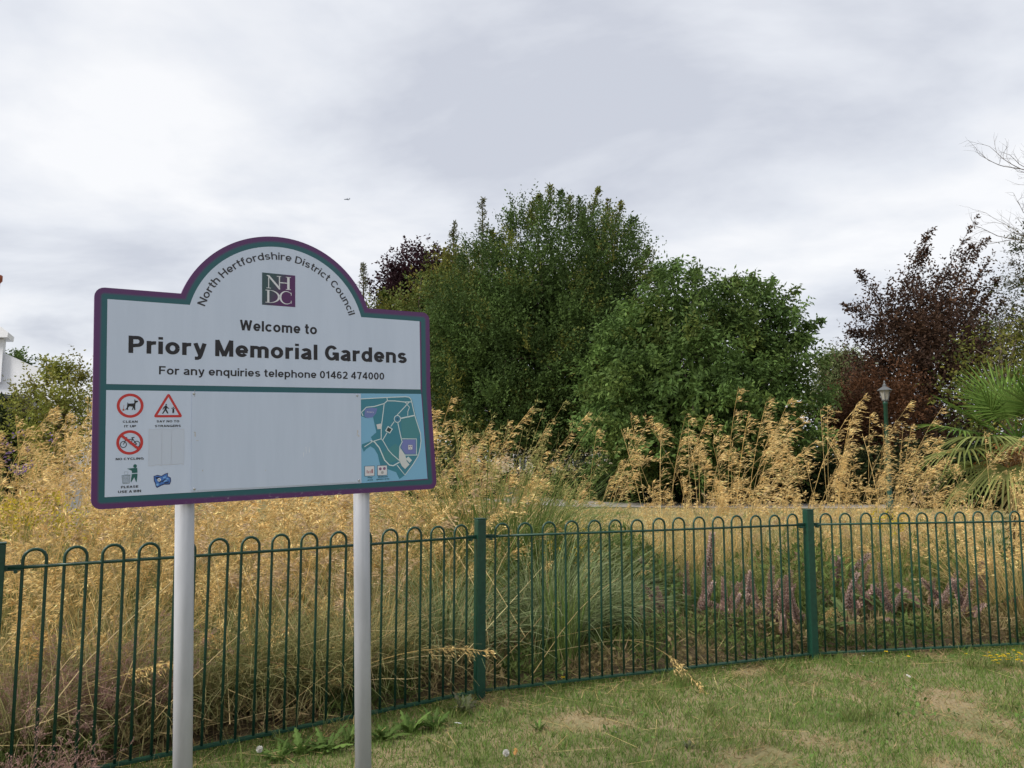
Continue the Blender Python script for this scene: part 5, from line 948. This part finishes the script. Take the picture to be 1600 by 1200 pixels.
for a in [(807, 1179, (.50, .26, .09), .9, 'small orange fallen leaf on the lawn'), (722, 1140, (.46, .48, .48), .9, 'pale grey fallen leaf below the middle fence post'), (1360, 1040, (.62, .60, .54), .8, 'white fallen leaf nearest the right hand fence post'), (1352, 1031, (.60, .58, .52), .6, 'tiny white fallen leaf next to the larger white one'), (1424, 1066, (.62, .60, .54), .7, 'white fallen leaf alone on the right of the lawn'), (1130, 1050, (.60, .58, .5), .6, 'white fallen leaf by the drooping golden seed head'), (962, 1152, (.55, .53, .46), .6, 'pale fallen leaf in the middle of the lawn'), (1546, 1088, (.5, .42, .3), .7, 'tan fallen leaf at the right of the lawn')]: fallen_leaf(*a)
o = thing('yellow_flower_patch', ground_pt(1568, 1042), 'patch of small yellow flowers on the lawn at the right edge', 'flowering plant'); mb = MB(); n = 34; B = np.stack([RNG.normal(0, .13, n), RNG.normal(0, .07, n), rnd(n, .05, .10)], 1)
for p in B:
    mb.tube(np.array([(p[0], p[1], 0), p]), .0012, 4, (.10, .15, .04)); k = 7; a = np.arange(k) * 6.283 / k; D_ = nrm(np.stack([np.cos(a), np.sin(a), np.full(k, .35)], 1)); mb.diamonds(np.repeat(p[None], k, 0), D_, .013, .008, perp(D_), (.72, .50, .02), .7)
tag(mb.build('flowers', M['leaf'], o), kind='stuff')
for px, py, lab in [(1420, 1038, 'single yellow flower left of the yellow patch'), (1385, 1030, 'single yellow flower by the white fallen leaves'), (880, 1072, 'single tiny yellow flower near the drooping seed head')]:
    o = thing('yellow_flower', ground_pt(px, py), lab, 'flower', 'single yellow flowers on the lawn'); mb = MB(); k = 8; a = np.arange(k) * 6.283 / k; D_ = nrm(np.stack([np.cos(a), np.sin(a), np.full(k, .3)], 1)); mb.tube(np.array([(0, 0, 0), (0, 0, .06)]), .0014, 5, (.1, .15, .04)); mb.diamonds(np.repeat(np.array([[0, 0, .06]]), k, 0), D_, .015, .009, perp(D_), (.72, .50, .02), .7); mb.build('bloom', M['leaf'], o)

# ------------------------------------------------------------------ aeroplane far off
def plane():
    Y = 3000.; p = at(542, 311.5, Y); o = thing('aeroplane', p, 'tiny grey airliner in the sky above the sign', 'aeroplane'); g_ = mat('aeroplane_grey', .5, col=(.16, .17, .19)); mb = MB(); mb.tube(np.array([(-12, 0, 0), (-11, 0, 0), (-8, 0, 0), (7, 0, .2), (12, 0, 1.2)]), [.3, 1.2, 1.9, 1.8, .4], 10); mb.build('fuselage', g_, o, True)
    for s in (-1, 1):
        mb = MB(); mb.add([(-3, s * 1.5, -.5), (2, s * 1.5, -.5), (6, s * 14, .5), (4.5, s * 14, .5), (-3, s * 1.5, -.9), (2, s * 1.5, -.9), (6, s * 14, .3), (4.5, s * 14, .3)], [(0, 1, 2, 3), (7, 6, 5, 4), (0, 3, 7, 4), (1, 5, 6, 2)]); mb.build('wing', g_, o); mb = MB(); mb.box((9, min(s * .5, s * 5), .9), (11.5, max(s * .5, s * 5), 1.2)); mb.build('tailplane', g_, o)
    mb = MB(); mb.add([(7.5, -.25, 1.2), (12, -.25, 1.4), (13.5, -.15, 6), (11.5, -.15, 6), (7.5, .25, 1.2), (12, .25, 1.4), (13.5, .15, 6), (11.5, .15, 6)], [(0, 1, 2, 3), (7, 6, 5, 4), (0, 3, 7, 4), (1, 5, 6, 2), (3, 2, 6, 7)]); mb.build('tail_fin', g_, o)
plane()
